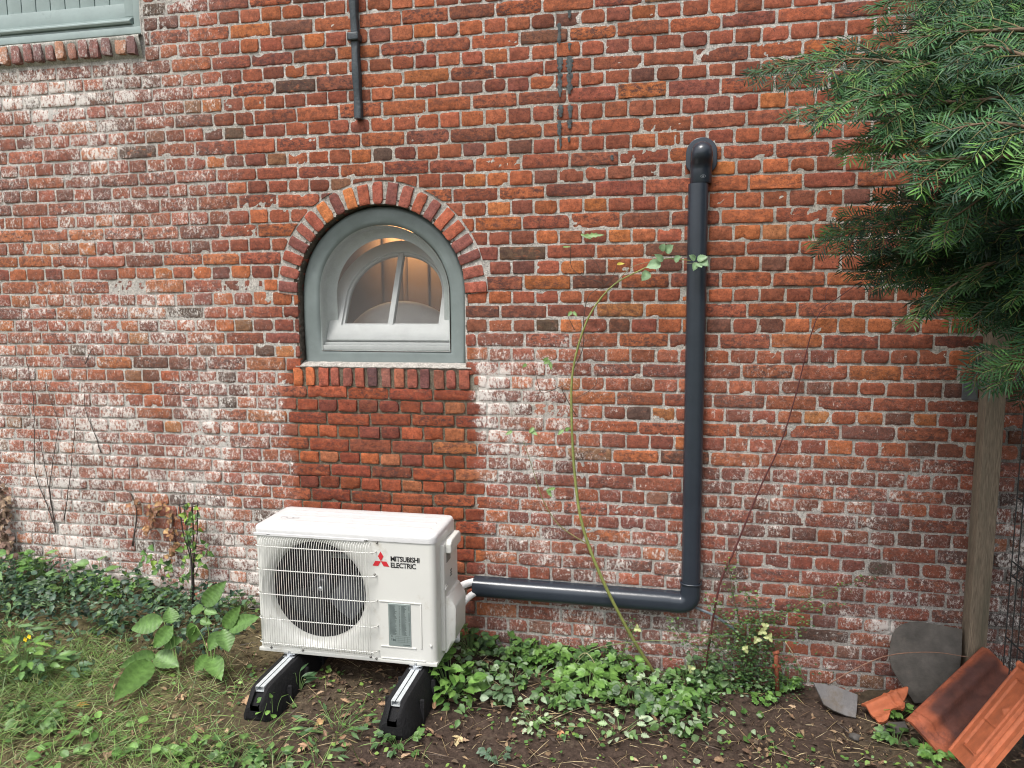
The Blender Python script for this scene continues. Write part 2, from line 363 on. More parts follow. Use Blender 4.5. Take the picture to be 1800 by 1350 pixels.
for r in range(-24, 37):
    k = r*.5; header = (r % 2 != 0)
    if header: js = [(i, i+1) for i in range(int(XL/HW), int(XR/HW))]
    else:
        par = (r//2) % 2      # cross bond: stretchers shift by half a brick every second course
        st = int(XL/HW)//2*2+(1 if par == 0 else 0)-.5-1
        js = []; i = st
        while i*HW < XR:
            q = rng.random()
            js.append((i, i+2)); i += 2
    hz0 = 0
    prevj = {}
    def jx(i):
        x0 = i*HW; x = x0+float(joff(k, x0))
        if i not in prevj: prevj[i] = x+rng.normal(0, .0028)+(.003*math.sin(i*1.7+r) if x0 < 1.5 else 0)
        return prevj[i]
    for a, b in js:
        xa, xb = jx(a), jx(b); xm = (xa+xb)/2
        zt, zb = float(zline(k, xm)), float(zline(k+.5, xm))
        jt = rng.uniform(.005, .0095); jv = rng.uniform(.006, .0105)
        t_l = xa+jv/2; t_r = xb-jv/2; z1 = zt-jt*.55; z0 = zb+jt*.55
        if z1 < -.32 or zb > 3.95: continue
        # clip against openings: arch ring, jambs, soldier courses
        zc = (z0+z1)/2
        segs = [(t_l, t_r)]
        blk = None
        if zc > 2.955: blk = (-9, TLX+.012)
        if SILLZ-.115 < zc < AZ: blk = (AX-AR-.004, AX+AR+.004) if zc > SILLZ-.005 else (1.522, 2.462)
        elif AZ <= zc and z1-AZ < AR+.112:
            hw_ = math.sqrt(max(0, (AR+.116)**2-max(0, z1-AZ)**2)); blk = (AX-hw_, AX+hw_)
        if blk:
            out = []
            for (p, q_) in segs:
                if q_ <= blk[0] or p >= blk[1]: out.append((p, q_)); continue
                if p < blk[0]: out.append((p, blk[0]))
                if q_ > blk[1]: out.append((blk[1], q_))
            segs = out
        for (p, q_) in segs:
            if q_-p < .022: continue
            sid += 1
            tilt = rng.normal(0, .005)
            U = np.array([math.cos(tilt), 0, math.sin(tilt)]); 
            dzz = rng.normal(0, .0012)
            pr_ = .0042+rng.normal(0, .0014)+(.002 if 1.5 < xm < 2.47 and .3 < zc < 1.4 else 0)
            if header is False and (q_-p) > .2 and rng.random() < .10 and xm < 1.6:   # broken into two bats
                mid = p+(q_-p)*rng.uniform(.4, .6)
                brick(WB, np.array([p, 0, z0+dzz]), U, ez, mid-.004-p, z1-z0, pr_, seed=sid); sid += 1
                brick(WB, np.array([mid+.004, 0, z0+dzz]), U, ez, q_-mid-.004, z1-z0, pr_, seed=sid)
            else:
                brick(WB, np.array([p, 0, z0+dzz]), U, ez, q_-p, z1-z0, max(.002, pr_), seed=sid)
# voussoirs of the arch
nv_ = 21
for i in range(nv_):
    a0 = math.pi*(1-i/nv_)-.02; a1 = math.pi*(1-(i+1)/nv_)+.0; am = (a0+a1)/2
    rad_ = np.array([math.cos(am), 0, math.sin(am)]); tan_ = np.array([math.sin(am), 0, -math.cos(am)])
    wd = .0535+rng.normal(0, .002); ln = .103+rng.normal(0, .003)
    C = np.array([AX, 0, AZ])+rad_*(AR+.004)-tan_*wd/2
    sid += 1
    col = [(.27, .085, .06), (.21, .075, .062), (.50, .17, .06), (.36, .10, .055), (.30, .085, .055)][rng.choice(5, p=[.3, .25, .12, .18, .15])]
    brick(WB, C, tan_, rad_, wd, ln, .009, np.array(col)*rng.uniform(.85, 1.15), seed=sid, rough=1.1, depth=.06)
# soldier course under the arched window
xs = 1.53
SC = [(.48, .14, .055), (.52, .15, .06), (.38, .10, .06), (.30, .09, .06), (.24, .08, .06), (.32, .09, .055), (.12, .06, .06), (.27, .11, .085), (.36, .12, .07), (.26, .08, .055), (.16, .065, .06), (.24, .085, .055), (.30, .09, .065), (.27, .08, .05)]
for i in range(14):
    wd = .049+rng.normal(0, .002); x = 1.53+i*.0665+rng.normal(0, .002); sid += 1
    brick(WB, np.array([x, 0, 1.340+rng.normal(0, .002)]), ex, ez, wd, .094, .010, SC[i], seed=sid, rough=1.1, wfun=lambda P: .25*white(P[:, 0], P[:, 2])+.1)
# projecting soldier sill of the window at the top left
x = TLX-.07
while x > XL:
    wd = .05+rng.normal(0, .004); sid += 1
    if abs(x-(TLX-.16)) < .03: wd = .062
    brick(WB, np.array([x, 0, 2.985+rng.normal(0, .003)]), ex, ez, wd, .086, .034+rng.normal(0, .002), np.array([(.30, .13, .09), (.42, .20, .12), (.24, .10, .085), (.17, .085, .08)][rng.integers(4)]), seed=sid, rough=1.5, wfun=lambda P: .55+0*P[:, 0], depth=.045)
    x -= wd+rng.uniform(.012, .02)
# intrados, jamb and mortar
def wallobj():
    root = thing('brick_wall', 'old red brick house wall with grey mortar, lime wash remnants and a rebuilt patch below the arched window', 'wall', (2.6, 0, 0))
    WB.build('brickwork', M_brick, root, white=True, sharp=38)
    mm = MB()
    nx, nz = int((XR-XL)/.011), int((3.97+.35)/.011)
    X, Z = np.meshgrid(np.linspace(XL, XR, nx), np.linspace(-.35, 3.97, nz), indexing='ij')
    Y = -.0002+(fbm(X*60, Z*60, 41, 3)-.5)*.0065+(fbm(X*9, Z*9, 43, 3)-.5)*.003
    inpatch = (X > 1.5) & (X < 2.46) & (Z > .2) & (Z < 1.44)
    Y = np.where(inpatch, Y+.002, Y)
    base = np.array([.52, .49, .45]); pc = np.array([.175, .145, .105])
    k = ss(1.47, 1.53, X)*ss(2.5, 2.44, X)*ss(1.5, 1.42, Z)
    k = np.clip(k*1.0, 0, 1)
    brn = .55*ss(1.2, 2.2, fbm(X*1.2, Z*1.6, 51, 3)*2.4+.35*ss(1.5, 2.4, Z)*ss(3.2, 2.6, Z))
    C = base[None, None]*(1-brn[..., None])+np.array([.36, .33, .27])*brn[..., None]
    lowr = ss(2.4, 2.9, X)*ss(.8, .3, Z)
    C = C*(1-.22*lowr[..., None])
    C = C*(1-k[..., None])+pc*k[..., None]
    C = np.where((X > 4.74)[..., None], C*.42, C)  # shade behind the fence painted into the mortar colour too
    keep = np.ones((nx-1, nz-1), bool)
    xc = (X[:-1, :-1]+X[1:, 1:])/2; zc = (Z[:-1, :-1]+Z[1:, 1:])/2
    keep &= ~((xc < TLX-.004) & (zc > TLZ-.01))
    keep &= ~((abs(xc-AX) < AR+.006) & (zc > SILLZ-.005) & (zc < AZ))
    keep &= ~((zc >= AZ) & (np.hypot(xc-AX, zc-AZ) < AR+.010))
    ii, jj = np.nonzero(keep)
    F = np.column_stack([ii*nz+jj, (ii+1)*nz+jj, (ii+1)*nz+jj+1, ii*nz+jj+1])
    P = np.column_stack([X.ravel(), Y.ravel(), Z.ravel()])
    wv = np.clip(white(P[:, 0], P[:, 2])*.9+.05, 0, 1)
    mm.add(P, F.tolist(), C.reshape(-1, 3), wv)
    # mortar lip of the arch and the reveal behind it
    na = 90; V = []; 
    for i in range(na+1):
        a = math.pi*i/na
        for (rr, yy) in ((AR+.03, -.0005), (AR+.006, .0015), (AR+.003, .012), (AR+.004, .05), (AR+.004, .15)):
            jn = (vn(i*.9, rr*90+yy*30, 7)-.5)*.007
            V.append((AX+(rr+jn)*math.cos(a), yy, AZ+(rr+jn)*math.sin(a)))
    mm.add(V, grid_f(na+1, 5), (.10, .085, .065), np.full(len(V), .1))
    for sgn in (-1, 1):
        V = []
        for i in range(40):
            z = SILLZ-.01+(AZ-SILLZ+.01)*i/39
            for (rr, yy) in ((AR+.02, -.0005), (AR+.004, .0015), (AR+.003, .012), (AR+.004, .05), (AR+.004, .15)):
                jn = (vn(i*.9, rr*90+yy*30+sgn*4, 8)-.5)*.007; V.append((AX+sgn*(rr+jn), yy, z))
        mm.add(V, grid_f(40, 5), (.12, .10, .08), np.full(len(V), .1))
    # sloping mortar sill
    nxx = 120; V = []
    for i in range(nxx+1):
        x = AX-AR-.03+(2*AR+.06)*i/nxx; j = (fbm(x*30, 3.3, 5, 3)-.5)
        for (zz, yy) in ((SILLZ-.010+j*.012, .002), (SILLZ-.006+j*.012, -.0065), (SILLZ-.001+j*.018, -.004+j*.016), (SILLZ+.010+j*.016, .012), (SILLZ+.02, .05), (SILLZ+.022, .15)):
            V.append((x, yy+j*.006, zz))
    mm.add(V, grid_f(nxx+1, 6), (.45, .42, .38), np.full(len(V), .55))
    V = []
    for i in range(150):
        x = XL+(TLX+.0-XL)*i/149; j = (fbm(x*26, 8.3, 5, 3)-.5)
        for (zz, yy) in ((2.972, .01), (2.976, -.006+j*.01), (3.062, -.030), (TLZ-.012+j*.006, -.033+j*.012), (TLZ-.004+j*.008, -.012), (TLZ+.002, .05), (TLZ+.004, .2)):
            V.append((x, yy, zz))
    mm.add(V, grid_f(150, 7), (.47, .45, .40), np.full(len(V), .8))
    V = [(TLX-.002, -.001, TLZ-.02), (TLX-.002, .2, TLZ-.02), (TLX-.002, .2, 4), (TLX-.002, -.001, 4)]
    mm.add(V, [(0, 1, 2, 3)], (.3, .27, .24), np.full(4, .5))
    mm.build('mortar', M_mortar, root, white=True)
    # solid core of the wall, with its top, so that it has a thickness
    mc = MB()
    box(mc, XL, 1.50, .03, .34, -.4, 2.9, c=(.2, .1, .08)); box(mc, 2.5, XR, .03, .34, -.4, 2.9, c=(.2, .1, .08))
    box(mc, 1.50, 2.5, .03, .34, -.4, 1.40, c=(.2, .1, .08)); box(mc, TLX+.05, XR, .03, .34, 2.9, 3.97, c=(.2, .1, .08))
    mc.build('wall_core', M_mortar, root, smooth=False, white=True)
    # faint paint drips between the anchor and the duct
    return root
WALL = wallobj()

# teal paint drips on the wall: thin raised runs of paint
M_teal = surf('teal_paint', (.060, .072, .074), .9, var=.6, vscale=70, dirt=(.16, .07, .05), dscale=60, dlo=.56)
drips = [thing('paint_drips', 'left run of faded dark teal paint drips high on the middle of the wall', 'paint marks', atY(984, 120, 0)), thing('paint_drips', 'right run of faded dark teal paint drips high on the middle of the wall', 'paint marks', atY(1002, 110, 0))]
for (px, py0, py1, wd) in ((983, 40, 78, .012), (1001, 18, 32, .010), (984, 100, 128, .016), (1001, 98, 130, .020), (1001, 75, 88, .010), (984, 128, 170, .014), (1001, 128, 165, .016), (985, 184, 206, .015), (1002, 184, 208, .014), (983, 212, 238, .014), (1001, 210, 226, .014), (985, 238, 262, .008), (1000, 240, 250, .010), (1076, 272, 282, .010)):
    n = 14; V = []; md = MB()
    for i in range(n):
        t = i/(n-1); p = atY(px, py0+(py1-py0)*t, -.010); w_ = 1.6*wd*(.55+.7*random.random())*(1-.6*t**4)*(.5 if i in (0,) else 1)
        dx = random.uniform(-.0015, .0015)
        for s in (-1, -.4, .4, 1): V.append((p[0]+dx+s*w_/2, -.0085-.0028*(1-abs(s)), p[2]))
    md.add(V, grid_f(n, 4)); md.build('drip', M_teal, drips[0 if px < 992 else 1])

# ------------------------------------------------------------------ ground
def make_ground():
    xs = np.concatenate([np.linspace(-40, -3, 14)[:-1], np.arange(-3, 7.5, .016), np.linspace(7.5, 45, 14)[1:]])
    ys = np.concatenate([np.linspace(-60, -3.4, 22)[:-1], np.arange(-3.4, .06, .016), [.3]])
    X, Y = np.meshgrid(xs, ys, indexing='ij'); Z = gz(X, Y)
    n = fbm(X*2.3, Y*2.3, 61, 4); n2 = fbm(X*9, Y*9, 71, 3)
    soil = np.array([.050, .034, .026]); green = np.array([.07, .085, .03]); straw = np.array([.20, .15, .085])
    t = np.clip(ss(2.2, 1.2, X)*.7+ss(.5, .7, n)*.2, 0, 1)[..., None]
    C = soil*(1-t)+(green*.5+straw*.5)*t*.9; C = C*(.75+.5*n2[..., None])
    C = np.where((Y < -3.4)[..., None], green*np.ones_like(C), C)
    mb = MB(); mb.add(np.column_stack([X.ravel(), Y.ravel(), Z.ravel()]), grid_f(len(xs), len(ys)), C.reshape(-1, 3))
    m = surf('soil', (1, 1, 1), .95, attr=True, var=.45, vscale=60, bump=1., bscale=110, spec=.2, dirt=(.11, .085, .06), dscale=22, dlo=.56)
    return tag(mb.build('ground', m), 'bare dark garden soil with litter in front of the brick wall', 'ground', kind='structure')
make_ground()

# ------------------------------------------------------------------ arched window
M_grey = surf('grey_green_sheet', (.155, .185, .18), .5, var=.12, vscale=9, bump=.5, bscale=14, dirt=(.24, .27, .26), dscale=30, dlo=.62)
M_sash = surf('pale_paint', (.50, .52, .51), .45, var=.08, vscale=12, bump=.2, bscale=60, dirt=(.34, .33, .30), dscale=40, dlo=.62)
M_lining = surf('lining', (.36, .40, .38), .6, var=.1, bump=.2)
def archpts(r, hw, zs, zb, n=36, cx=AX):
    P = [(cx-hw, zb), (cx-hw, (zb+zs)/2)]
    P += [(cx-hw*math.cos(math.pi*i/n), zs+r*math.sin(math.pi*i/n)) for i in range(n+1)]
    P += [(cx+hw, (zb+zs)/2), (cx+hw, zb)]
    return P
def ring(mb, A, B, ya, yb, c=(1, 1, 1), bot=None, M=None, round_=.006):
    """arch shaped ring between outline A (outer) and B (inner), closed at the bottom, ya front yb back"""
    n = len(A); prof = []
    for i in range(n):
        a = np.array(A[i]); b = np.array(B[i]); d = b-a; L_ = np.linalg.norm(d)+1e-9; d = d/L_
        r = min(round_, L_*.4)
        pts = [(a, yb), (a, ya+r), (a+d*r*.3, ya+r*.3), (a+d*r, ya), (a+d*L_*.5, ya-.0008), (b-d*r, ya), (b-d*r*.3, ya+r*.3), (b, ya+r), (b, yb)]
        prof.append([(p[0], y, p[1]) for p, y in pts])
    V = np.array(prof).reshape(-1, 3)
    f = grid_f(n, 9)+[((n-1)*9+j, j, j+1, (n-1)*9+j+1) for j in range(8)] if bot is None else grid_f(n, 9)
    f = f+[(i*9+8, ((i+1) % n)*9+8, ((i+1) % n)*9, i*9) for i in range(n if bot is None else n-1)]
    if M is not None: V = np.array([tuple(M @ Vector(p)) for p in V])
    mb.add(V, f, c)
win = thing('arched_window', 'round-arched basement window with grey-green surround and its pale two-pane sash tilted inward', 'window', (AX, 0, SILLZ))
mb = MB()
out = archpts(AR-.006, AR-.006, AZ, SILLZ+.006); inn = archpts(.338, .338, AZ-.002, SILLZ+.068)
# the surround is wrinkled sheet: build as a polar grid with waves
n = len(out); V = []; K = 10
for i in range(n):
    a = np.array(out[i]); b = np.array(inn[i])
    for j in range(K):
        if j == 0:
            c_ = np.array([AX, AZ-.1]); d = (a-c_)/np.linalg.norm(a-c_); V.append((a[0]+d[0]*.03, .13, a[1]+d[1]*.03)); continue
        t = (j-1)/(K-2); p = a*(1-t)+b*t
        y = .034+.012*t+(.006 if j == 1 else 0)+(fbm(i*.33, t*2.2, 15, 3)-.5)*.011
        if j == K-1: y += .010
        V.append((p[0]+(fbm(i*.8, 2, 19, 2)-.5)*.006*(j == 1), y, p[1]))
f = grid_f(n, K)+[((n-1)*K+j, j, j+1, (n-1)*K+j+1) for j in range(K-1)]
mb.add(V, f); mb.build('surround', M_grey, win)
mb = MB(); V = []; inn2 = archpts(.333, .333, AZ-.002, SILLZ+.074)
for i in range(n):
    for y, g_ in ((.048, .004), (.052, 0), (.08, 0), (.11, 0), (.135, 0), (.137, -.05)):
        p = np.array(inn2[i]); c_ = np.array([AX, AZ-.1]); d = p-c_; p = p-d/np.linalg.norm(d)*(-g_)
        V.append((p[0], y, p[1]))
mb.add(V, grid_f(n, 6)+[((n-1)*6+j, j, j+1, (n-1)*6+j+1) for j in range(5)]); mb.build('lining', M_lining, win)
# fixed bottom bead and left bead
mb = MB(); box(mb, AX-.332, AX+.332, .055, .15, SILLZ+.075, SILLZ+.098, .003); box(mb, AX-.332, AX+.332, .075, .15, SILLZ+.098, SILLZ+.112, .003)
mb.build('sill', M_sash, win, sharp=40)
# tilted sash
tilt = rad(27); hz = SILLZ+.115
Ms = Matrix.Translation((0, .105, hz)) @ Matrix.Rotation(-tilt, 4, 'X') @ Matrix.Translation((0, -.105, -hz))
sash = MB()
so_ = archpts(.330, .330, hz+.245, hz); si_ = archpts(.262, .262, hz+.245, hz+.085)
ring(sash, so_, si_, .085, .125, M=Ms, round_=.004)
si2 = archpts(.262, .262, hz+.245, hz+.085); si3 = archpts(.25, .25, hz+.245, hz+.097)
ring(sash, si2, si3, .097, .12, M=Ms, round_=.003)
SO = sash.build('sash', M_sash, win, sharp=40)
mb = MB(); box(mb, AX-.014, AX+.014, .088, .122, hz+.08, hz+.503, .004, M=Ms); gb = mb.build('glazing_bar', M_sash, SO, sharp=40); gb.matrix_parent_inverse = SO.matrix_world.inverted()
gm, gnt, gb_, GN, GL = newmat('glass')
gb_.inputs['Base Color'].default_value = (.02, .02, .02, 1); gb_.inputs['Roughness'].default_value = .03
tr = GN('BsdfTransparent'); tr.inputs[0].default_value = (.80, .80, .78, 1); fr = GN('Fresnel'); fr.inputs[0].default_value = 1.5
mx = GN('MixShader'); fm = GN('Math', operation='MULTIPLY_ADD'); GL(fr.outputs[0], fm.inputs[0]); fm.inputs[1].default_value = .9; fm.inputs[2].default_value = .02
GL(fm.outputs[0], mx.inputs[0]); GL(tr.outputs[0], mx.inputs[1]); GL(gb_.outputs[0], mx.inputs[2]); GL(mx.outputs[0], gnt.nodes['Material Output'].inputs[0])
for sx in (-1, 1):
    P = [(x, z) for x, z in archpts(.252, .252, hz+.245, hz+.095)]
    P = [(min(x, AX-.010), z) if sx < 0 else (max(x, AX+.010), z) for x, z in P]
    seen = []; [seen.append(p) for p in P if p not in seen]
    mb = MB(); mb.add([tuple(Ms @ Vector((x, .107, z))) for x, z in seen], [tuple(range(len(seen)))])
    g = mb.build('pane', gm, SO, smooth=False); g.matrix_parent_inverse = Matrix()
for o in [gb]: o.matrix_parent_inverse = Matrix()
SOchildren = [c for c in S.objects if c.parent == SO]
# insect screen stretched across the opening behind the surround: fine real mesh material
sm, snt, sb, SN, SL_ = newmat('insect_screen')
tcs = SN('TexCoord'); wv1 = SN('TexWave', wave_type='BANDS', bands_direction='X', i_Scale=190.); wv2 = SN('TexWave', wave_type='BANDS', bands_direction='Z', i_Scale=190.)
SL_(tcs.outputs['Object'], wv1.inputs[0]); SL_(tcs.outputs['Object'], wv2.inputs[0])
mxm = SN('Math', operation='MAXIMUM'); SL_(wv1.outputs['Fac'], mxm.inputs[0]); SL_(wv2.outputs['Fac'], mxm.inputs[1])
mrr = ramp(SN, SL_, mxm.outputs[0], .80, .98, .05, .60)
tr = SN('BsdfTransparent'); mx = SN('MixShader'); SL_(mrr, mx.inputs[0]); SL_(tr.outputs[0], mx.inputs[1]); SL_(sb.outputs[0], mx.inputs[2]); SL_(mx.outputs[0], snt.nodes['Material Output'].inputs[0])
sb.inputs['Base Color'].default_value = (.20, .205, .20, 1); sb.inputs['Roughness'].default_value = .6
mb = MB(); scr = archpts(.337, .337, AZ-.002, SILLZ+.070)
mb.add([(x, .049, z) for x, z in scr], [tuple(range(len(scr)))]); mb.build('insect_screen', sm, win, smooth=False)

# room behind it
M_room = surf('room_wall', (.24, .19, .16), .55, var=.1, bump=.1)
M_copper = surf('wood_panelling', (.23, .165, .125), .38, var=.12, vscale=30, aniso=(10, 10, .4))
room = thing('cellar_room', 'dim brown cellar room seen through the arched window', 'room', (2.2, .4, .6))
mb = MB()
for a in ((.4, 4.2, 1.75, 1.8, .5, 2.9), (.35, .4, .32, 1.8, .5, 2.9), (4.2, 4.25, .32, 1.8, .5, 2.9), (.35, 4.25, .32, 1.8, 2.88, 2.93), (.35, 4.25, .32, 1.8, .45, .5)):
    box(mb, *a)
mb.build('room_shell', M_room, room, smooth=False)
mb = MB()   # boxed pipe casing with mouldings catching the lamp light
px_ = 1.50
for (dx, w_, y0, y1) in ((0, .15, 1.49, 1.53), (.10, .02, 1.52, 1.53), (.26, .02, 1.52, 1.53)):
    cyl = [(px_+dx+w_/2*math.cos(t), y1-(y1-y0)*math.sin(t)) for t in np.linspace(0, math.pi, 14)]
    V = []
    for x_, y_ in cyl: V += [(x_, y_, .5), (x_, y_, 2.88)]
    mb.add(V, [(2*i, 2*i+1, 2*i+3, 2*i+2) for i in range(13)])
box(mb, .5, 4.1, 1.53, 1.56, .5, 2.88)
mb.build('panelling', M_copper, room)
mb = MB(); box(mb, .5, 4.1, 1.49, 1.5295, 1.40, 1.43, .004); mb.build('dado_rail', M_room, room, smooth=False)
M_white = surf('white_cloth', (.88, .88, .90), .8, var=.1, vscale=14, bump=.3, bscale=90)
mb = MB(); cc = atY(708, 592, .50); nu, nv2 = 40, 16; V = []
for i in range(nu):
    for j in range(nv2):
        a = 2*math.pi*i/nu; b = math.pi/2*j/(nv2-1)*.98
        V.append((cc[0]+.36*math.cos(a)*math.cos(b), cc[1]+.15*math.sin(a)*math.cos(b), cc[2]-.10+.30*math.sin(b)))
mb.add(V, grid_f(nu, nv2, closed=True)); tag(mb.build('cushion', M_white), 'white rounded cushion lying inside behind the arched window glass', 'cushion')
mb = MB(); box(mb, cc[0]-.5, cc[0]+.5, cc[1]-.25, cc[1]+.25, cc[2]-.16, cc[2]-.10, .01); 
for sx in (-.45, .45):
    for sy in (-.2, .2): box(mb, cc[0]+sx-.02, cc[0]+sx+.02, cc[1]+sy-.02, cc[1]+sy+.02, .5, cc[2]-.16)
tag(mb.build('table', M_room, smooth=False), 'low dark table carrying the white cushion inside the cellar', 'table')
lamp = thing('wall_lamp', 'small warm lamp glowing inside the cellar', 'lamp', (1.72, 1.0, 2.45))
em, ent, eb, EN, EL = newmat('bulb'); eb.inputs['Emission Color'].default_value = (1, .62, .25, 1); eb.inputs['Emission Strength'].default_value = 12
mb = MB(); tube(mb, [(1.72, 1.0, 2.40), (1.72, 1.0, 2.46)], .025, 12); mb.build('bulb', em, lamp)
mb = MB(); tube(mb, [(1.72, 1.0, 2.45), (1.72, 1.0, 2.56), (1.72, 1.0, 2.88)], [.05, .02, .01], 12); mb.build('shade', M_room, lamp)
pl = bpy.data.lights.new('lamp_light', 'POINT'); pl.energy = 18; pl.color = (1, .60, .26); pl.shadow_soft_size = .03
plo = bpy.data.objects.new('lamp_light', pl); S.collection.objects.link(plo); plo.location = Vector(atY(692, 372, 1.40))

# ------------------------------------------------------------------ window at the top left
M_ggr = surf('sage_paint', (.255, .315, .305), .38, var=.1, vscale=8, bump=.25, bscale=40, dirt=(.18, .22, .21), dscale=18, dlo=.6, coat=.15)
tw = thing('shuttered_window', 'sage green boarded window above the soldier course sill at the top left', 'window', (.2, 0, TLZ))
XW0 = -1.3
mb = MB()
box(mb, XW0, TLX-.006, .0, .10, TLZ+.006, TLZ+.040, .004)            # bottom rail
box(mb, TLX-.048, TLX-.006, .004, .10, TLZ+.0405, 3.92, .004)         # outer stile
box(mb, XW0, TLX-.049, .012, .10, TLZ+.0405, TLZ+.056, .003)
mb.build('frame', M_ggr, tw, sharp=40)
mb = MB(); V = []
prof = [(.030, .0565), (-.004, .0575), (-.010, .064), (-.010, .070), (-.002, .076), (.004, .079), (.004, .084), (.016, .090), (.030, .092)]
for x in np.linspace(XW0, TLX-.062, 30): V += [(x, y+.002, TLZ+z) for y, z in prof]
mb.add(V, grid_f(30, len(prof))); mb.add([(TLX-.062, y+.002, TLZ+z) for y, z in prof], [tuple(range(len(prof)))]); mb.build('moulding', M_ggr, tw, smooth=False)
mb = MB(); box(mb, XW0, TLX-.062, .030, .09, TLZ+.092, TLZ+.165, .003)
box(mb, TLX-.115, TLX-.0625, .028, .09, TLZ+.1, 3.92, .003)
mb.build('shutter_rail', M_ggr, tw, sharp=40)
mb = MB(); x = TLX-.125; 
while x > XW0:
    box(mb, x-.083, x, .045, .08, TLZ+.166, 3.92, .005); x -= .087
mb.build('shutter_boards', M_ggr, tw, sharp=40)

# ------------------------------------------------------------------ iron wall anchor
M_iron = surf('painted_iron', (.028, .038, .045), .38, var=.3, vscale=60, bump=.9, bscale=70, dirt=(.12, .14, .15), dscale=70, dlo=.62)
an = thing('wall_anchor', 'black iron wall anchor bar with a collar hanging above the arched window', 'wall anchor', (1.92, -.02, 2.62))
mb = MB(); 
V = []; nn = 40
for i in range(nn):
    t = i/(nn-1); z = 2.615+t*1.33; x = 1.925+.010*t*-2
    w_ = .0165+.0015*math.sin(i*1.3); y0 = -.040+.004*math.sin(i*.7)
    for (a, b) in ((-w_, -.006), (-w_, y0+.004), (-w_+.004, y0), (w_-.004, y0), (w_, y0+.004), (w_, -.006)): V.append((x+a, b, z))
mb.add(V, grid_f(nn, 6)+[(0, 1, 2, 3, 4, 5)]); mb.build('bar', M_iron, an, sharp=50)
mb = MB(); box(mb, 1.890, 1.945, -.052, .0, 2.962, 2.998, .007, 3); mb.build('collar', M_iron, an, sharp=60)

# ------------------------------------------------------------------ pipe duct
M_duct = surf('anthracite_plastic', (.026, .033, .044), .20, var=.10, vscale=9, bump=.16, bscale=190, spec=.5, dirt=(.075, .08, .085), dscale=26, dlo=.66)
du = thing('pipe_duct', 'anthracite plastic pipe duct running up the wall and along to the heat pump', 'duct', (3.49, -.04, .3))
def dprof(w, d, n=7):
    r = w*.42; P = [(-w/2, 0.)]
    for i in range(n+1):
        a = math.pi/2*i/n; P.append((-w/2+r*(1-math.cos(a)), -(d-r)-r*math.sin(a)))
    for i in range(n+1):
        a = math.pi/2*i/n; P.append((w/2-r*(1-math.sin(a)), -(d-r)-r*math.cos(a)))
    P.append((w/2, 0.)); return P
xc, w_, d_ = 3.4905, .086, .066
mb = MB(); pf = dprof(w_, d_); V = []
zz = np.linspace(.455, 2.262, 30)
for z in zz:
    xo = 3.4855+(3.4965-3.4855)*(2.262-z)/1.8
    V += [(xo+a, b-.006, z) for a, b in pf]
mb.add(V, grid_f(30, len(pf))); mb.build('vertical_duct', M_duct, du, sharp=50)
mb = MB(); V = []; zc0, zc1 = .3605, .3565
for x in np.linspace(2.458, 3.42, 24):
    zc = zc0+(zc1-zc0)*(x-2.458)/.96
    V += [(x, b-.006, zc+a) for a, b in dprof(w_+.010, d_)]
npf = len(pf)
mb.add(V, grid_f(24, npf)); mb.add([V[i] for i in range(npf)], [tuple(range(npf))], (.3, .3, .3)); mb.build('horizontal_duct', M_duct, du, sharp=50)
# elbow: sweep a slightly larger profile round a quarter turn
mb = MB(); V = []; pe = dprof(w_+.008, d_+.004); cx, cz = 3.4965, .3565; r = .012
def frame_pts(P, ax, n_=0): return P
path = [(3.415, cz, 0)]
sec = []
for (x, z, th) in [(3.405, cz, 0), (3.42, cz, 0)]+[(cx-.049+.049*math.sin(t), cz+.049-.049*math.cos(t), t) for t in np.linspace(0, math.pi/2, 12)]+[(cx, cz+.08, math.pi/2), (cx, cz+.105, math.pi/2)]:
    # direction (cos th, sin th) in x,z ; across axis = (sin th, -cos th) pointing to the outside of the bend
    for a, b in pe:
        sec.append((x+math.sin(th)*a, b-.006, z-math.cos(th)*a))
mb.add(sec, grid_f(len(sec)//npf, npf)); mb.build('elbow', M_duct, du, sharp=60)
mb = MB(); V = []
for (z, g_) in ((.456, .0), (.4575, .0045), (.4625, .0045), (.464, 0)):
    V += [(cx+a*(1+g_*18), b*(1+g_*10)-.006, z) for a, b in pe]
mb.add(V, grid_f(4, npf)); mb.build('coupling_ring', M_duct, du)
# wall outlet cover at the top
mb = MB(); P = []
for a in np.linspace(0, math.pi, 16): P.append((3.4965+.066*math.cos(a), 2.395+.066*math.sin(a)))
for a in np.linspace(math.pi, 1.25*math.pi, 6): P.append((3.4965+.066*math.cos(a), 2.352+.05*math.sin(a)))
for a in np.linspace(1.75*math.pi, 2*math.pi, 6): P.append((3.4965+.066*math.cos(a), 2.352+.05*math.sin(a)))
prism(mb, P, -.022, -.002, .004, 3); mb.build('outlet_plate', M_duct, du, sharp=40)
mb = MB(); V = []; C0 = 3.4955
sect = []
for t in np.linspace(0, 1, 26):
    if t < .30:
        z = 2.262+(2.315-2.262)*t/.30; hw_, d2, = .0465, .072
    elif t < .45:
        s_ = (t-.30)/.15; z = 2.315+.035*s_; hw_ = .0465; d2 = .072+.020*math.sin(s_*math.pi/2)
    else:
        s_ = (t-.45)/.55; z = 2.350+.085*math.sin(s_*math.pi/2)*1.0; hw_ = .0465*math.sqrt(max(0.0, 1-max(0, (z-2.385)/.0502)**2)) if z > 2.385 else .0465; d2 = .02+.072*math.cos(s_*math.pi/2)**.6 if s_ < 1 else .02
    hw_ = max(hw_, .003)
    for a, b in dprof(hw_*2, 1.0): sect.append((C0+a, (b*(d2)) if True else 0, z))
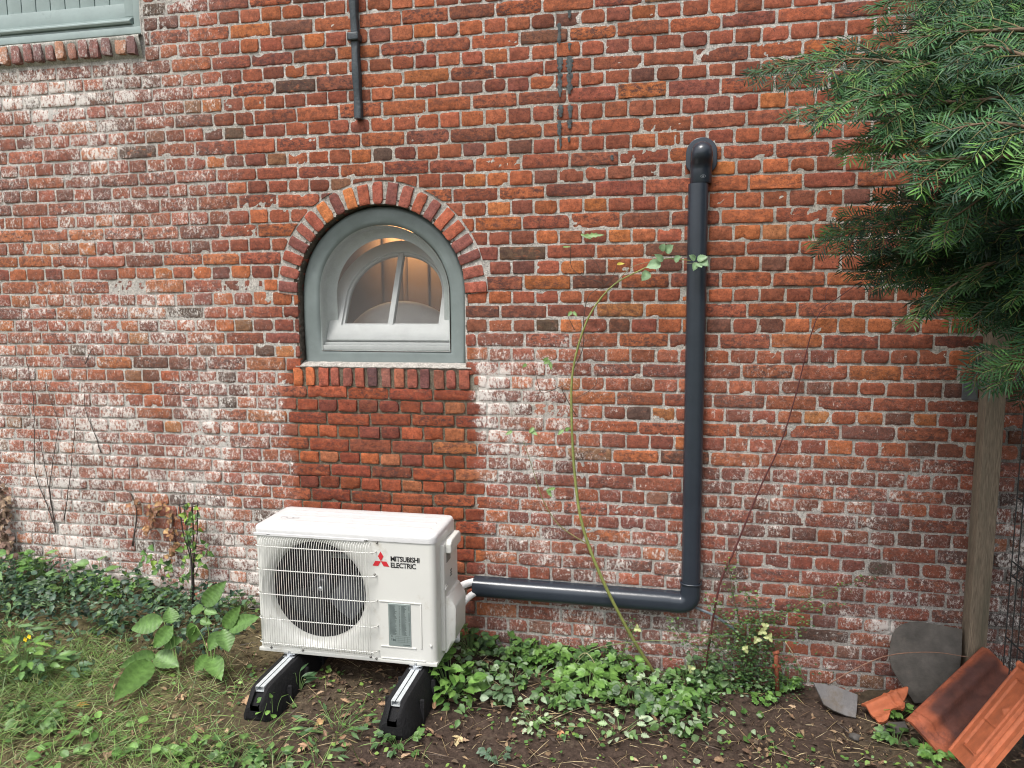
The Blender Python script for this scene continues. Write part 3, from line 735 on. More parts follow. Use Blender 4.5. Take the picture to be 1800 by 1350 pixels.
def dpn(w, d):
    r = .5*w; n_ = 7; P = [(-w/2, 0.)]
    for i in range(n_+1):
        a = math.pi/2*i/n_; P.append((-w/2*math.cos(a), -max(0, d-.045)-min(.045, d)*math.sin(a)))
    for i in range(1, n_+1):
        a = math.pi/2*i/n_; P.append((w/2*math.sin(a), -max(0, d-.045)-min(.045, d)*math.cos(a)))
    P.append((w/2, 0.)); return P
sect = []; rows = 0
for (z, hw_, d2) in [(2.262, .0450, .070), (2.268, .0465, .073), (2.320, .0465, .073), (2.330, .0465, .074), (2.342, .0465, .080), (2.352, .0465, .090), (2.362, .0465, .098), (2.375, .0463, .103), (2.39, .0455, .104), (2.403, .0435, .101), (2.415, .040, .094), (2.426, .034, .082), (2.434, .026, .066), (2.440, .016, .048), (2.443, .004, .028)]:
    sect += [(C0+a, b, z) for a, b in dpn(2*hw_, d2)]; rows += 1
mb.add(sect, grid_f(rows, 17)); mb.build('outlet_hood', M_duct, du)
# embossed oval on the hood collar
M_mark = surf('light_mark', (.16, .18, .20), .4, var=.05)
mb = MB(); V = []
for i in range(25):
    a = 2*math.pi*i/24; 
    for r_ in (.0085, .0072): V.append((C0+.006+r_*1.25*math.cos(a), -.0738, 2.288+r_*.75*math.sin(a)))
mb.add(V, grid_f(25, 2)); box(mb, C0+.003, C0+.009, -.0742, -.0735, 2.286, 2.290); mb.build('oval_mark', M_mark, du, smooth=False)

# insulated white pipes into the unit
M_ins = surf('white_insulation', (.70, .70, .69), .55, var=.08, vscale=60, bump=.5, bscale=60)
pp = thing('refrigerant_pipes', 'two white insulated pipes bending from the heat pump into the dark duct', 'pipes', (2.48, -.1, .33))
mb = MB(); tube(mb, spline([(2.52, -.040, .388), (2.45, -.045, .388), (2.395, -.12, .372), (2.40, -.25, .30), (2.43, -.33, .27)], 8), .018, 14); mb.build('pipe', M_ins, pp)
mb = MB(); tube(mb, spline([(2.52, -.045, .340), (2.462, -.06, .336), (2.42, -.14, .30), (2.43, -.25, .25), (2.45, -.33, .23)], 8), .016, 14); mb.build('pipe', M_ins, pp)
# grey cable leaving the elbow
M_cable = surf('grey_cable', (.14, .17, .19), .45, var=.1)
mb = MB(); tube(mb, spline([(3.52, -.02, .335), atY(1255, 1082, -.03), atY(1275, 1095, -.04), atY(1292, 1108, -.05), atY(1312, 1130, -.04)], 8), .0065, 10)
tag(mb.build('cable', M_cable), 'grey-blue cable hanging from the duct elbow into the rose bush', 'cable')

# ------------------------------------------------------------------ heat pump
M_case = surf('cream_enamel', (.60, .60, .565), .33, var=.03, vscale=4, bump=.05, bscale=200, coat=.1, dirt=(.44, .41, .34), dscale=9, dlo=.58)
M_lid = surf('lid_enamel', (.60, .60, .60), .30, var=.05, vscale=30, bump=.25, bscale=160, coat=.2)
M_black = surf('fan_black', (.005, .005, .007), .6, var=.1)
M_fan = surf('fan_blade', (.022, .024, .030), .3, var=.1)
M_steel = surf('zinc_steel', (.55, .57, .60), .32, metal=.85, var=.15, vscale=40)
M_screw = surf('screw', (.20, .19, .18), .4, metal=.7)
UX0, UX1, UY0, UY1, UZ0, UZ1 = 1.630, 2.440, -.600, -.306, .249, .789
acu = thing('heat_pump', 'cream outdoor heat pump unit with round fan grille standing on two black rubber feet', 'heat pump', ((UX0+UX1)/2, (UY0+UY1)/2, UZ0))
fcx, fcz, fr_ = 1.905, .523, .221
def front_panel():
    """front sheet with a round fan opening, curved corners at left and right"""
    mb = MB(); n = 48; rc = .026
    def sq(a, h=.245, hw2=.245):
        c, s_ = math.cos(a), math.sin(a); k = min(hw2/abs(c) if abs(c) > 1e-6 else 9, h/abs(s_) if abs(s_) > 1e-6 else 9); return fcx+c*k, fcz+s_*k
    # annulus from opening to a square
    V = []
    angs = [2*math.pi*i/n+math.pi/4 for i in range(n)]
    for a in angs:
        c, s_ = math.cos(a), math.sin(a); x, z = sq(a)
        V += [(fcx+c*(fr_-.004), UY0+.060, fcz+s_*(fr_-.004)), (fcx+c*fr_, UY0+.026, fcz+s_*fr_), (fcx+c*(fr_+.006), UY0+.016, fcz+s_*(fr_+.006)), (fcx+c*(fr_+.020), UY0+.008, fcz+s_*(fr_+.020)), (fcx+c*(fr_+.034), UY0+.0008, fcz+s_*(fr_+.034)), (x, UY0, z)]
    # keep the ring inside the square
    V = [(min(max(x, fcx-.2449), fcx+.2449), y, min(max(z, fcz-.2449), fcz+.2449)) for x, y, z in V]
    mb.add(V, grid_f(n, 6, closed=True))
    x0, x1, z0, z1 = fcx-.245, fcx+.245, fcz-.245, fcz+.245
    def quad(a, b, c, d): mb.add([(a, UY0, c), (b, UY0, c), (b, UY0, d), (a, UY0, d)], [(0, 1, 2, 3)])
    A, B = UX0+rc, UX1-rc
    if A < x0: quad(A, x0, UZ0, UZ1)
    quad(x1, B, UZ0, UZ1); quad(max(A, x0), x1, UZ0, z0); quad(max(A, x0), x1, z1, UZ1)
    return mb
fcx = UX0+.026+.2455
mb = front_panel(); rc = .026
V = []
for (cx_, sgn) in ((UX0+rc, -1), (UX1-rc, 1)):
    V = []
    pts = [(cx_+sgn*rc*math.sin(t), UY0+rc-rc*math.cos(t)) for t in np.linspace(0, math.pi/2, 7)]+[(cx_+sgn*rc, UY0+.12), (cx_+sgn*rc, UY1)]
    for x_, y_ in pts: V += [(x_, y_, UZ0), (x_, y_, UZ1)]
    mb.add(V, [(2*i, 2*i+1, 2*i+3, 2*i+2) for i in range(len(pts)-1)])
mb.add([(UX0, UY1, UZ0), (UX1, UY1, UZ0), (UX1, UY1, UZ1), (UX0, UY1, UZ1)], [(0, 1, 2, 3)])
mb.add([(UX0+.002, UY0+.01, UZ0+.004), (UX1-.002, UY0+.01, UZ0+.004), (UX1-.002, UY1, UZ0+.004), (UX0+.002, UY1, UZ0+.004)], [(0, 1, 2, 3)])
# pressed rectangle around the rating plate, small ledges
PX0, PX1, PZ0, PZ1 = 2.205, 2.372, .318, .512
for a in ((PX0-.012, PX1+.006, PZ1, PZ1+.005), (PX1, PX1+.006, PZ0, PZ1-.001), (PX0-.01, PX1-.02, PZ0-.004, PZ0+.001), (PX0-.01, PX1+.02, .262, .266)):
    box(mb, a[0], a[1], UY0-.0035, UY0+.004, a[2], a[3], .0015)
casing = mb.build('casing', M_case, acu, sharp=35)
mb = MB()   # bottom flange
box(mb, UX0-.001, UX1+.001, UY0-.002, UY0+.012, UZ0-.006, UZ0+.010, .003); box(mb, UX1-.012, UX1+.001, UY0+.014, UY1, UZ0-.006, UZ0+.010, .003); mb.build('base_flange', M_case, acu, sharp=40)
# lid with rounded corners and stepped lip
mb = MB()
def rrect(x0, x1, y0, y1, r, n=6):
    P = []
    for cx_, cy_, a0 in ((x1-r, y1-r, 0), (x0+r, y1-r, 90), (x0+r, y0+r, 180), (x1-r, y0+r, 270)):
        P += [(cx_+r*math.cos(rad(a0+90*i/n)), cy_+r*math.sin(rad(a0+90*i/n))) for i in range(n+1)]
    return P
V = []; lay = [(.004, UZ1-.014), (.0045, UZ1+.004), (.003, UZ1+.012), (-.001, UZ1+.018), (-.007, UZ1+.0205), (-.03, UZ1+.021)]
nn = 28
for g_, z in lay: V += [(x, y, z) for x, y in rrect(UX0-g_, UX1+g_, UY0-g_, UY1+g_, .03+g_)]
f = []
for l in range(len(lay)-1):
    for i in range(nn): f.append((l*nn+i, l*nn+(i+1) % nn, (l+1)*nn+(i+1) % nn, (l+1)*nn+i))
f.append(tuple((len(lay)-1)*nn+i for i in range(nn)))
mb.add(V, f)
# shallow ribs pressed in the top
for y in (UY0+.085, UY0+.155, UY0+.225): box(mb, UX0+.05, UX1-.04, y-.006, y+.006, UZ1+.0195, UZ1+.0228, .001)
# deeper front lip over the grille
prism(mb, [(UX0+.0, UZ1-.020), (UX0+.50, UZ1-.020), (UX0+.525, UZ1-.013), (UX0+.525, UZ1-.008), (UX0, UZ1-.008)], UY0-.006, UY0-.0005, .001, 1)
mb.build('lid', M_lid, acu, sharp=35)
mb = MB()
for i in range(3):
    V = []
    for k_ in range(17):
        a = 2*math.pi*k_/16
        for r_ in (.016, .0135): V.append((UX0+.075+i*.028+r_*math.cos(a), UY0+.125+r_*.8*math.sin(a), UZ1+.0218))
    mb.add(V, grid_f(17, 2))
mb.build('pressed_mark', surf('mark_grey', (.30, .30, .29), .5), acu, smooth=False)
# grille: vertical wires with bent ends, horizontal support wires
GX0, GX1, GZ0, GZ1 = fcx-.236, fcx+.258, .268, .768
mb = MB(); nw = 46
for i in range(nw):
    x = GX0+(GX1-GX0)*i/(nw-1); e = 0
    pts = [(x, UY0+.002, GZ1-.002), (x, UY0-.018, GZ1-.010), (x, UY0-.026, GZ1-.03), (x, UY0-.026, (GZ0+GZ1)/2), (x, UY0-.026, GZ0+.03), (x, UY0-.018, GZ0+.012), (x, UY0+.002, GZ0+.004)]
    tube(mb, pts, .0013, 5, cap=False)
mb.build('grille_wires', M_case, acu)
for z in (.728, .625, .516, .405, .294):
    mb = MB(); tube(mb, [(GX0-.022, UY0+.001, z), (GX0-.020, UY0-.015, z), (GX0-.006, UY0-.0235, z), (fcx, UY0-.0235, z), (GX1+.006, UY0-.0235, z), (GX1+.022, UY0-.015, z), (GX1+.026, UY0+.001, z)], .0024, 7); mb.build('grille_bar', M_case, acu)
# inside: dark drum, fan
mb = MB(); V = []
for i in range(49):
    a = 2*math.pi*i/48
    V += [(fcx+math.cos(a)*(fr_-.0045), UY0+.05, fcz+math.sin(a)*(fr_-.0045)), (fcx+math.cos(a)*(fr_-.0045), UY0+.18, fcz+math.sin(a)*(fr_-.0045)), (fcx, UY0+.18, fcz)]
mb.add(V, grid_f(49, 3)); 
for z in np.linspace(fcz-.18, fcz+.18, 22): box(mb, fcx-.19, fcx+.19, UY0+.172, UY0+.1785, z-.002, z+.002)
mb.build('fan_shroud', M_black, acu, smooth=False)
fan = MB(); tube(fan, [(fcx, UY0+.055, fcz), (fcx, UY0+.06, fcz), (fcx, UY0+.12, fcz)], [.036, .045, .05], 20)
for b in range(3):
    V = []; a0 = rad(100+120*b)
    for i in range(8):
        r_ = .045+(.195-.045)*i/7
        for j in range(7):
            t = j/6; a = a0+(t-.5)*rad(78)*(1-.15*i/7)+rad(8)*i/7; V.append((fcx+r_*math.cos(a), UY0+.065+.06*t+.01*math.sin(t*3), fcz+r_*math.sin(a)))
    fan.add(V, grid_f(8, 7))
fan.build('fan', M_fan, acu)
mb = MB(); tube(mb, [(fcx, UY0+.050, fcz), (fcx, UY0+.056, fcz)], .010, 14); mb.build('fan_nut', M_steel, acu)
mb = MB(); box(mb, fcx+.0, fcx+.12, UY0+.150, UY0+.158, fcz+.105, fcz+.125, .002); mb.build('motor_bracket', surf('dull_zinc', (.30, .34, .34), .4, metal=.5), acu, smooth=False)
for (x, z) in ((GX0+.03, .775), (GX0+.038, .775), (GX1-.02, .775), (GX1-.012, .775), (GX0+.022, .262), (GX0+.17, .262), (GX1-.012, .262), (GX1+.014, .257), (GX1+.018, .628), (UX0+.56, .768), (UX1-.024, .335)):
    mb = MB(); tube(mb, [(x, UY0+.002, z), (x, UY0-.004, z), (x, UY0-.006, z)], [.0052, .005, .003], 10); mb.build('screw', M_screw if z != .335 else M_case, acu)
# logo: three red rhombi and the lettering
M_red = surf('red_print', (.52, .025, .035), .4, var=.02); M_ink = surf('black_print', (.012, .012, .014), .4, var=.02)
lx, lz, a = 2.205, .688, .0245
mb = MB(); yl = UY0-.0014
def rh(cx_, cz_, ang):
    """rhombus with its acute tip at the centre point, pointing along ang"""
    d = np.array([math.cos(ang), math.sin(ang)]); e = np.array([-d[1], d[0]]); L_, w2 = a*1.73, a*.5
    P = [np.array([cx_, cz_]), np.array([cx_, cz_])+d*L_/2+e*w2, np.array([cx_, cz_])+d*L_, np.array([cx_, cz_])+d*L_/2-e*w2]
    mb.add([(p[0], yl, p[1]) for p in P], [(0, 3, 2, 1)])
for an_ in (90, 210, 330): rh(lx, lz, rad(an_))
logo = mb.build('three_diamond_emblem', M_red, acu, smooth=False)
def text(s_, x, z, size, mat_, name, parent, y=yl, sx=1., off=.0):
    cu = bpy.data.curves.new(name, 'FONT'); cu.body = s_; cu.size = size; cu.offset = off; cu.space_character = .92; cu.resolution_u = 3
    ob = bpy.data.objects.new(name, cu); S.collection.objects.link(ob)
    dg = bpy.context.evaluated_depsgraph_get(); dg.update(); me = bpy.data.meshes.new_from_object(ob.evaluated_get(dg))
    bpy.data.objects.remove(ob)
    for v in me.vertices: v.co = Vector((x+v.co.x*sx, y, z+v.co.y))
    me.materials.clear(); me.materials.append(mat_); me.name = name
    o = bpy.data.objects.new(name, me); S.collection.objects.link(o); o.parent = parent; o.matrix_parent_inverse = Matrix.Translation(-Vector(parent.location)); return o
text('MITSUBISHI', lx+.042, lz+.004, .0300, M_ink, 'lettering', acu, sx=.91, off=.0007)
text('ELECTRIC', lx+.042, lz-.0235, .0300, M_ink, 'lettering', acu, sx=.91, off=.0007)
# rating plate
M_plate = surf('silver_label', (.27, .32, .31), .35, metal=.3, var=.05); M_pl2 = surf('label_print', (.07, .09, .09), .5)
mb = MB(); box(mb, 2.232, 2.330, UY0-.0028, UY0+.001, .322, .508, .0005, 1, c=(1, 1, 1)); plate = mb.build('rating_plate', M_plate, acu, smooth=False)
mb = MB(); y_ = UY0-.0033
def ln(x0, x1, z0, z1): mb.add([(x0, y_, z0), (x1, y_, z0), (x1, y_, z1), (x0, y_, z1)], [(0, 1, 2, 3)])
z = .498
while z > .372:
    ln(2.238, 2.238+.032*random.uniform(.7, 1), z, z+.0018); ln(2.279, 2.281+random.uniform(0, .004), z, z+.0018); ln(2.289, 2.289+.024*random.uniform(.6, 1), z, z+.0018)
    if random.random() < .75: ln(2.321, 2.326, z, z+.0016)
    z -= .0042
for z in (.340, .348, .356, .364): ln(2.262, 2.327, z, z+.0007)
for x in (2.262, 2.276, 2.30, 2.314): ln(x, x+.0006, .340, .364)
for (x, z, w2, h2) in ((2.243, .362, .006, .005), (2.244, .345, .003, .012), (2.250, .344, .004, .010), (2.254, .345, .008, .006)): ln(x, x+w2, z, z+h2)
ln(2.295, 2.325, .328, .3305)
o = mb.build('fine_print', M_pl2, plate, smooth=False); o.matrix_parent_inverse = Matrix()
# valve cover on the right side with its handle
mb = MB()
prism(mb, [(.300, .272), (.505, .272), (.505, .392), (.392, .462), (.318, .462), (.300, .300)][:0] or [(-UY1*-1, 0)]*0 or [(UY0+.075, .275), (UY1-.008, .275), (UY1-.008, .745), (UY0+.075, .745)], UX1-.004, UX1+.016, .006, 3, axis='X')
# bulging lower box: hull in x as a function of z
V = []; y0_, y1_ = UY0+.088, UY1-.012
prof = [(.262, .006), (.300, .030), (.318, .040), (.455, .044), (.470, .040), (.500, .022), (.512, .016)]
rows = []
for (z, dx) in prof:
    rows.append([(UX1+.010, y0_, z), (UX1+.012+dx*.65, y0_+.004, z), (UX1+.012+dx, y0_+.016, z), (UX1+.012+dx, (y0_+y1_)/2, z), (UX1+.012+dx, y1_-.012, z), (UX1+.012+dx*.65, y1_-.003, z), (UX1+.010, y1_, z)])
mb.add(np.array(rows).reshape(-1, 3), grid_f(len(prof), 7))
mb.add([rows[-1][i] for i in range(7)], [tuple(range(7))])
vc = mb.build('valve_cover', M_case, acu, sharp=35)
mb = MB(); prism(mb, [(UY0+.10, .700), (UY1-.03, .700), (UY1-.03, .742), (UY1-.05, .757), (UY0+.12, .757), (UY0+.10, .742)], UX1+.014, UX1+.040, .008, 3, axis='X'); mb.build('handle', M_case, acu, sharp=35)
mb = MB(); box(mb, UX1+.0150, UX1+.0175, UY0+.11, UY0+.17, .655, .697, .001); mb.build('handle_recess', surf('recess', (.20, .195, .18), .6), acu, smooth=False)
for z in (.575, .587, .599):
    mb = MB(); box(mb, UX1+.0145, UX1+.0175, UY0+.165, UY0+.19, z, z+.004, .0005); mb.build('vent_slot', M_black, acu, smooth=False)
mb = MB(); box(mb, UX1+.014, UX1+.022, UY0+.082, UY0+.118, .545, .556, .002); box(mb, UX1+.014, UX1+.0185, UY0+.085, UY0+.11, .556, .566, .001); mb.build('cover_clip', M_case, acu, sharp=40)

# ------------------------------------------------------------------ rubber feet
M_rub = surf('recycled_rubber', (.010, .010, .011), .8, var=.3, vscale=120, bump=1., bscale=120, spec=.25, dirt=(.05, .042, .032), dscale=22, dlo=.63)
M_rail = surf('galvanised_rail', (.50, .53, .54), .45, metal=.25, var=.15, vscale=60)
def foot(x, lab, first=None):
    f0, f1 = -.890, -.290; zt = .225; zb = .085
    root = thing('rubber_foot', lab, 'support foot', (x, -.59, zb), 'rubber feet under the heat pump')
    mb = MB(); V = []; secs = []
    L_ = [(f0, .028, zb+.03, zt-.055), (f0+.012, .045, zb, zt-.042), (f0+.050, .062, zb-.01, zt-.006), (f0+.09, .066, zb-.01, zt), (f1-.09, .066, zb-.01, zt), (f1-.05, .062, zb-.01, zt-.006), (f1-.012, .045, zb, zt-.042), (f1, .028, zb+.03, zt-.055)]
    for y, hw_, z0, z1 in L_:
        tp = hw_*.62; n_ = .019
        V += [(x-hw_-.012, y, z0), (x-hw_-.012, y, z0+.035), (x-tp-.003, y, z1-.008), (x-tp+.003, y, z1), (x-n_, y, z1), (x-n_, y, z1-.022), (x+n_, y, z1-.022), (x+n_, y, z1), (x+tp-.003, y, z1), (x+tp+.003, y, z1-.008), (x+hw_+.012, y, z0+.035), (x+hw_+.012, y, z0)]
    nf = len(L_); f = grid_f(nf, 12)+[(i*12+11, i*12, (i+1)*12, (i+1)*12+11) for i in range(nf-1)]
    f += [tuple(range(12)), tuple((nf-1)*12+i for i in range(11, -1, -1))]
    mb.add(V, f)
    for yy in (f0+.15, f0+.30, f0+.45):
        for s_ in (-1, 1): prism(mb, [(yy-.016, zb-.009), (yy+.016, zb-.009), (yy+.006, zt-.045), (yy-.006, zt-.045)], x+s_*.064, x+s_*.0825, .003, 1, axis='X')
    mb.build('rubber_block', M_rub, root, sharp=35)
    mb = MB(); 
    prism(mb, [(x-.0185, zt-.021), (x+.0185, zt-.021), (x+.0185, zt+.002), (x+.0022, zt+.002), (x+.0022, zt-.001), (x+.0165, zt-.001), (x+.0165, zt-.0185), (x-.0165, zt-.0185), (x-.0165, zt-.001), (x-.0022, zt-.001), (x-.0022, zt+.002), (x-.0185, zt+.002)], f0+.045, f1-.045)
    mb.build('steel_rail', M_rail, root, smooth=False)
    mb = MB(); box(mb, x-.027, x+.027, UY0-.012, UY0+.034, zt+.002, zt+.006, .001)
    tube(mb, [(x, UY0-.0, zt+.006), (x, UY0-.0, zt+.014)], .0135, 6); tube(mb, [(x, UY0-.0, zt+.014), (x, UY0, zt+.028)], .006, 10)
    V = [(x-.027, UY0+.03, zt+.004), (x+.027, UY0+.03, zt+.004), (x+.027, UY0+.035, UZ0+.002), (x-.027, UY0+.035, UZ0+.002)]; mb.add(V, [(0, 1, 2, 3)])
    box(mb, x-.027, x+.027, UY0-.004, UY0+.05, UZ0-.010, UZ0-.0062, .001)
    mb.build('clamp', M_steel, root, sharp=40)
    return root
foot(1.772, 'black rubber support foot under the fan end of the heat pump')
foot(2.347, 'black rubber support foot under the label end of the heat pump')

# ------------------------------------------------------------------ leaves
def norm(a): return a/(np.linalg.norm(a, axis=-1, keepdims=True)+1e-9)
SH = {
 'ovate': lambda t: np.sin(np.pi*np.clip(t, 0, 1)**.72)**.85,
 'lance': lambda t: np.sin(np.pi*np.clip(t, 0, 1)**.8)**1.1,
 'round': lambda t: np.sqrt(np.clip(1-(2*t-1)**2, 0, 1)),
 'heart': lambda t: np.sqrt(np.clip(1-(1.25*t-.25)**2, 0, 1))*np.clip(.55+t*3, 0, 1)*np.clip((1-t)*2.2, 0, 1)**.5,
 'ivy': lambda t: np.interp(t, [0, .12, .3, .42, .55, .75, 1], [.15, .75, 1, .62, .62, .35, 0]),
 'cut': lambda t: np.interp(t, [0, .1, .22, .3, .42, .5, .62, .7, .82, 1], [.1, .5, .75, .45, 1, .55, .85, .4, .45, 0]),
}
def leaves(mb, base, d, nrm, L, Wd, col, shape='ovate', rows=7, cols=5, fold=.18, curl=.12, teeth=0, ribs=.0, crisp=.0):
    base = np.atleast_2d(base); d = norm(np.atleast_2d(d)); nrm = np.atleast_2d(nrm); N_ = len(base)
    L = np.broadcast_to(L, (N_,)); Wd = np.broadcast_to(Wd, (N_,)); col = np.broadcast_to(col, (N_, 3))
    side = norm(np.cross(d, nrm)); up = np.cross(side, d)
    T = np.linspace(0, 1, rows); Sx = np.linspace(-1, 1, cols)
    w = SH[shape](T)
    if teeth: w = w*(1-teeth*(np.arange(rows) % 2))
    w = np.maximum(w, .02)
    t, s_ = np.meshgrid(T, Sx, indexing='ij'); ws = w[:, None]*s_
    fwd = t-(.06*np.abs(s_)*(teeth > 0))
    h = fold*np.abs(ws)*.5
    rb = ribs*np.cos(t*rows*2.2+np.abs(s_)*3)*np.abs(s_)
    A = fwd[None]*L[:, None, None]
    cu = curl*(1+.5*rng.normal(0, 1, N_))[:, None, None]
    z = h[None]*Wd[:, None, None]-cu*L[:, None, None]*t[None]**2+rb[None]*Wd[:, None, None]
    if crisp: z = z+rng.normal(0, 1, (N_,)+t.shape)*crisp*Wd[:, None, None]
    B_ = ws[None]*Wd[:, None, None]*.5
    P = base[:, None, None]+A[..., None]*d[:, None, None]+B_[..., None]*side[:, None, None]+z[..., None]*up[:, None, None]
    cc = np.broadcast_to(col[:, None, None], P.shape)*(1+.25*(np.abs(s_) < .1)[None, ..., None]-.08*(np.abs(s_) > .8)[None, ..., None])
    nv = rows*cols; g = np.array(grid_f(rows, cols)); F = (g[None]+np.arange(N_)[:, None, None]*nv).reshape(-1, 4)
    mb.add(P.reshape(-1, 3), F.tolist(), cc.reshape(-1, 3))
M_leaf = surf('leaf', (1, 1, 1), .42, attr=True, var=.28, vscale=45, bump=.35, bscale=90, spec=.45, trans=.22)
M_ever = surf('yew_needle', (1, 1, 1), .5, attr=True, var=.2, vscale=30, spec=.28, trans=.06)
M_dry = surf('dry_leaf', (1, 1, 1), .8, attr=True, var=.35, vscale=60, bump=.6, bscale=90, trans=.12)
M_stem = surf('stem', (1, 1, 1), .6, attr=True, var=.25, vscale=60, bump=.4, bscale=150)
M_twig = surf('twig', (1, 1, 1), .8, attr=True, var=.3, vscale=60, bump=.6, bscale=150)
GREEN = [np.array(c) for c in ((.085, .17, .035), (.06, .13, .03), (.11, .21, .05), (.045, .10, .035), (.15, .25, .06))]
def gcol(k=None, j=.18):
    c = GREEN[rng.integers(len(GREEN)) if k is None else k]; return c*rng.uniform(1-j, 1+j)*np.array([rng.uniform(.85, 1.15), 1, rng.uniform(.8, 1.2)])
def rdir(z=.3):
    a = rng.uniform(0, 2*math.pi); return np.array([math.cos(a), math.sin(a), z])
def rup(j=.45): return norm(np.array([rng.normal(0, j), rng.normal(-.35, j), 1.]))

# ------------------------------------------------------------------ stuff covering the ground
def rnd_xy(n, x0, x1, y0, y1): return rng.uniform(x0, x1, n), rng.uniform(y0, y1, n)
def cover(name, label, cat, n, x0, x1, y0, y1, dens, L, Wr, cols, shape='ovate', h=(0.005, .05), up=.5, mat=None, rows=4, ccols=3, fold=.3, curl=.2, tilt=.4, crisp=0, avoid=True):
    x, y = rnd_xy(n, x0, x1, y0, y1); k = rng.random(n) < dens(x, y); x, y = x[k], y[k]
    if avoid:
        k = ~(((abs(x-1.772) < .085) | (abs(x-2.347) < .085)) & (y > -.92)); x, y = x[k], y[k]
    m = len(x); z = gz(x, y)+rng.uniform(h[0], h[1], m)
    a = rng.uniform(0, 2*math.pi, m); d = np.column_stack([np.cos(a), np.sin(a), rng.normal(tilt*.3, tilt, m)])
    nr = norm(np.column_stack([rng.normal(0, up, m), rng.normal(-.2, up, m), np.ones(m)]))
    Ls = rng.uniform(L[0], L[1], m); c = np.array(cols)[rng.integers(len(cols), size=m)]*rng.uniform(.7, 1.3, (m, 1))
    mb = MB(); leaves(mb, np.column_stack([x, y, z]), d, nr, Ls, Ls*rng.uniform(Wr*.8, Wr*1.2, m), c, shape, rows, ccols, fold, curl, crisp=crisp)
    return tag(mb.build(name, mat or M_leaf), label, cat, kind='stuff')
nf = lambda x, y, sc, sd_, a, b: ss(a, b, fbm(x*sc, y*sc, sd_, 3))
LIT = [(.13, .078, .045), (.085, .05, .03), (.17, .11, .06), (.055, .035, .025), (.22, .15, .085), (.10, .07, .045), (.07, .045, .03)]
cover('leaf_litter', 'brown crumbled leaf litter strewn over the soil', 'leaf litter', 10000, -.6, 5.6, -1.7, -.02, lambda x, y: .10+.9*nf(x, y, 3, 101, .44, .62)*(.45+.55*ss(-.95, -.6, y)), (.007, .034), .5, LIT, 'ovate', (.001, .012), .5, M_dry, 4, 3, .5, .4, .3, .06)
cover('leaf_litter', 'fine woody debris and bark crumbs on the soil', 'leaf litter', 16000, -.6, 5.6, -1.7, -.02, lambda x, y: .5+.5*nf(x, y, 4, 131, .4, .6), (.005, .016), .35, [(.10, .06, .04), (.05, .035, .026), (.22, .16, .10), (.035, .026, .02)], 'lance', (0, .006), .6, M_dry, 3, 3, .4, .2, .3, .05)
def straws(name, label, n, x0, x1, y0, y1, dens, cols, Lr, h, upz, r=.0009, cat='grass'):
    x, y = rnd_xy(n, x0, x1, y0, y1); k = rng.random(n) < dens(x, y); x, y = x[k], y[k]
    k = ~(((abs(x-1.772) < .085) | (abs(x-2.347) < .085)) & (y > -.92)); x, y = x[k], y[k]; m = len(x)
    a = rng.uniform(0, 2*math.pi, m); d = np.column_stack([np.cos(a), np.sin(a), rng.uniform(upz[0], upz[1], m)])
    Ls = rng.uniform(*Lr, m); c = np.array(cols)[rng.integers(len(cols), size=m)]*rng.uniform(.75, 1.25, (m, 1))
    nr = np.column_stack([rng.normal(0, .6, m), rng.normal(-.5, .5, m), np.ones(m)])
    mb = MB(); leaves(mb, np.column_stack([x, y, gz(x, y)+rng.uniform(0, h, m)]), d, nr, Ls, rng.uniform(r*1.6, r*3.2, m), c, 'lance', 5, 3, .3, rng.uniform(.2, .5))
    return tag(mb.build(name, M_leaf), label, cat, kind='stuff')
left_g = lambda x, y: np.clip(ss(1.9, 1.1, x)*ss(-.45, -.75, y)+.35*ss(2.6, 1.5, x)*ss(-.6, -.9, y), 0, 1)*(.25+.75*nf(x, y, 3.5, 77, .38, .58))
straws('grass', 'thin green grass blades at the left front of the bed', 42000, -.7, 2.8, -1.8, -.35, left_g, [(.11, .20, .045), (.15, .24, .06), (.20, .23, .09), (.09, .16, .04)], (.03, .12), .02, (.1, 1.6), .0011)
straws('grass', 'dry straw-coloured grass and fine stalks lying over the soil', 17000, -.7, 4.9, -1.8, -.1, lambda x, y: .18+.6*left_g(x, y)+.1*nf(x, y, 3, 99, .45, .6), [(.32, .25, .13), (.24, .17, .09), (.40, .33, .19), (.15, .10, .06)], (.03, .14), .02, (-.02, .35), .0009)
straws('twigs', 'thin dark twigs and dead stems scattered on the bare soil', 1600, -.5, 4.9, -1.7, -.06, lambda x, y: .5+.5*nf(x, y, 3, 66, .4, .6), [(.07, .045, .03), (.12, .075, .045), (.05, .032, .025)], (.04, .20), .012, (-.03, .12), .0013, 'twigs')
# dark blue-green creeping ground cover along the foot of the wall on the left
ivyz = lambda x, y: np.clip(ss(1.45, 1.15, x)*ss(-.62, -.45, y)*.95+.25*ss(1.2, .6, x)*ss(-.9, -.6, y), 0, 1)*(.5+.5*nf(x, y, 3, 55, .35, .55))
cover('ground_cover', 'dark glossy creeping leaves carpeting the foot of the wall at the left', 'ground cover', 6800, -.8, 1.6, -.95, -.03, ivyz, (.018, .042), .58, [(.030, .070, .040), (.045, .095, .05), (.07, .125, .065), (.022, .05, .032), (.10, .17, .08)], 'ovate', (.005, .13), .6, None, 6, 3, .3, .25, .5)
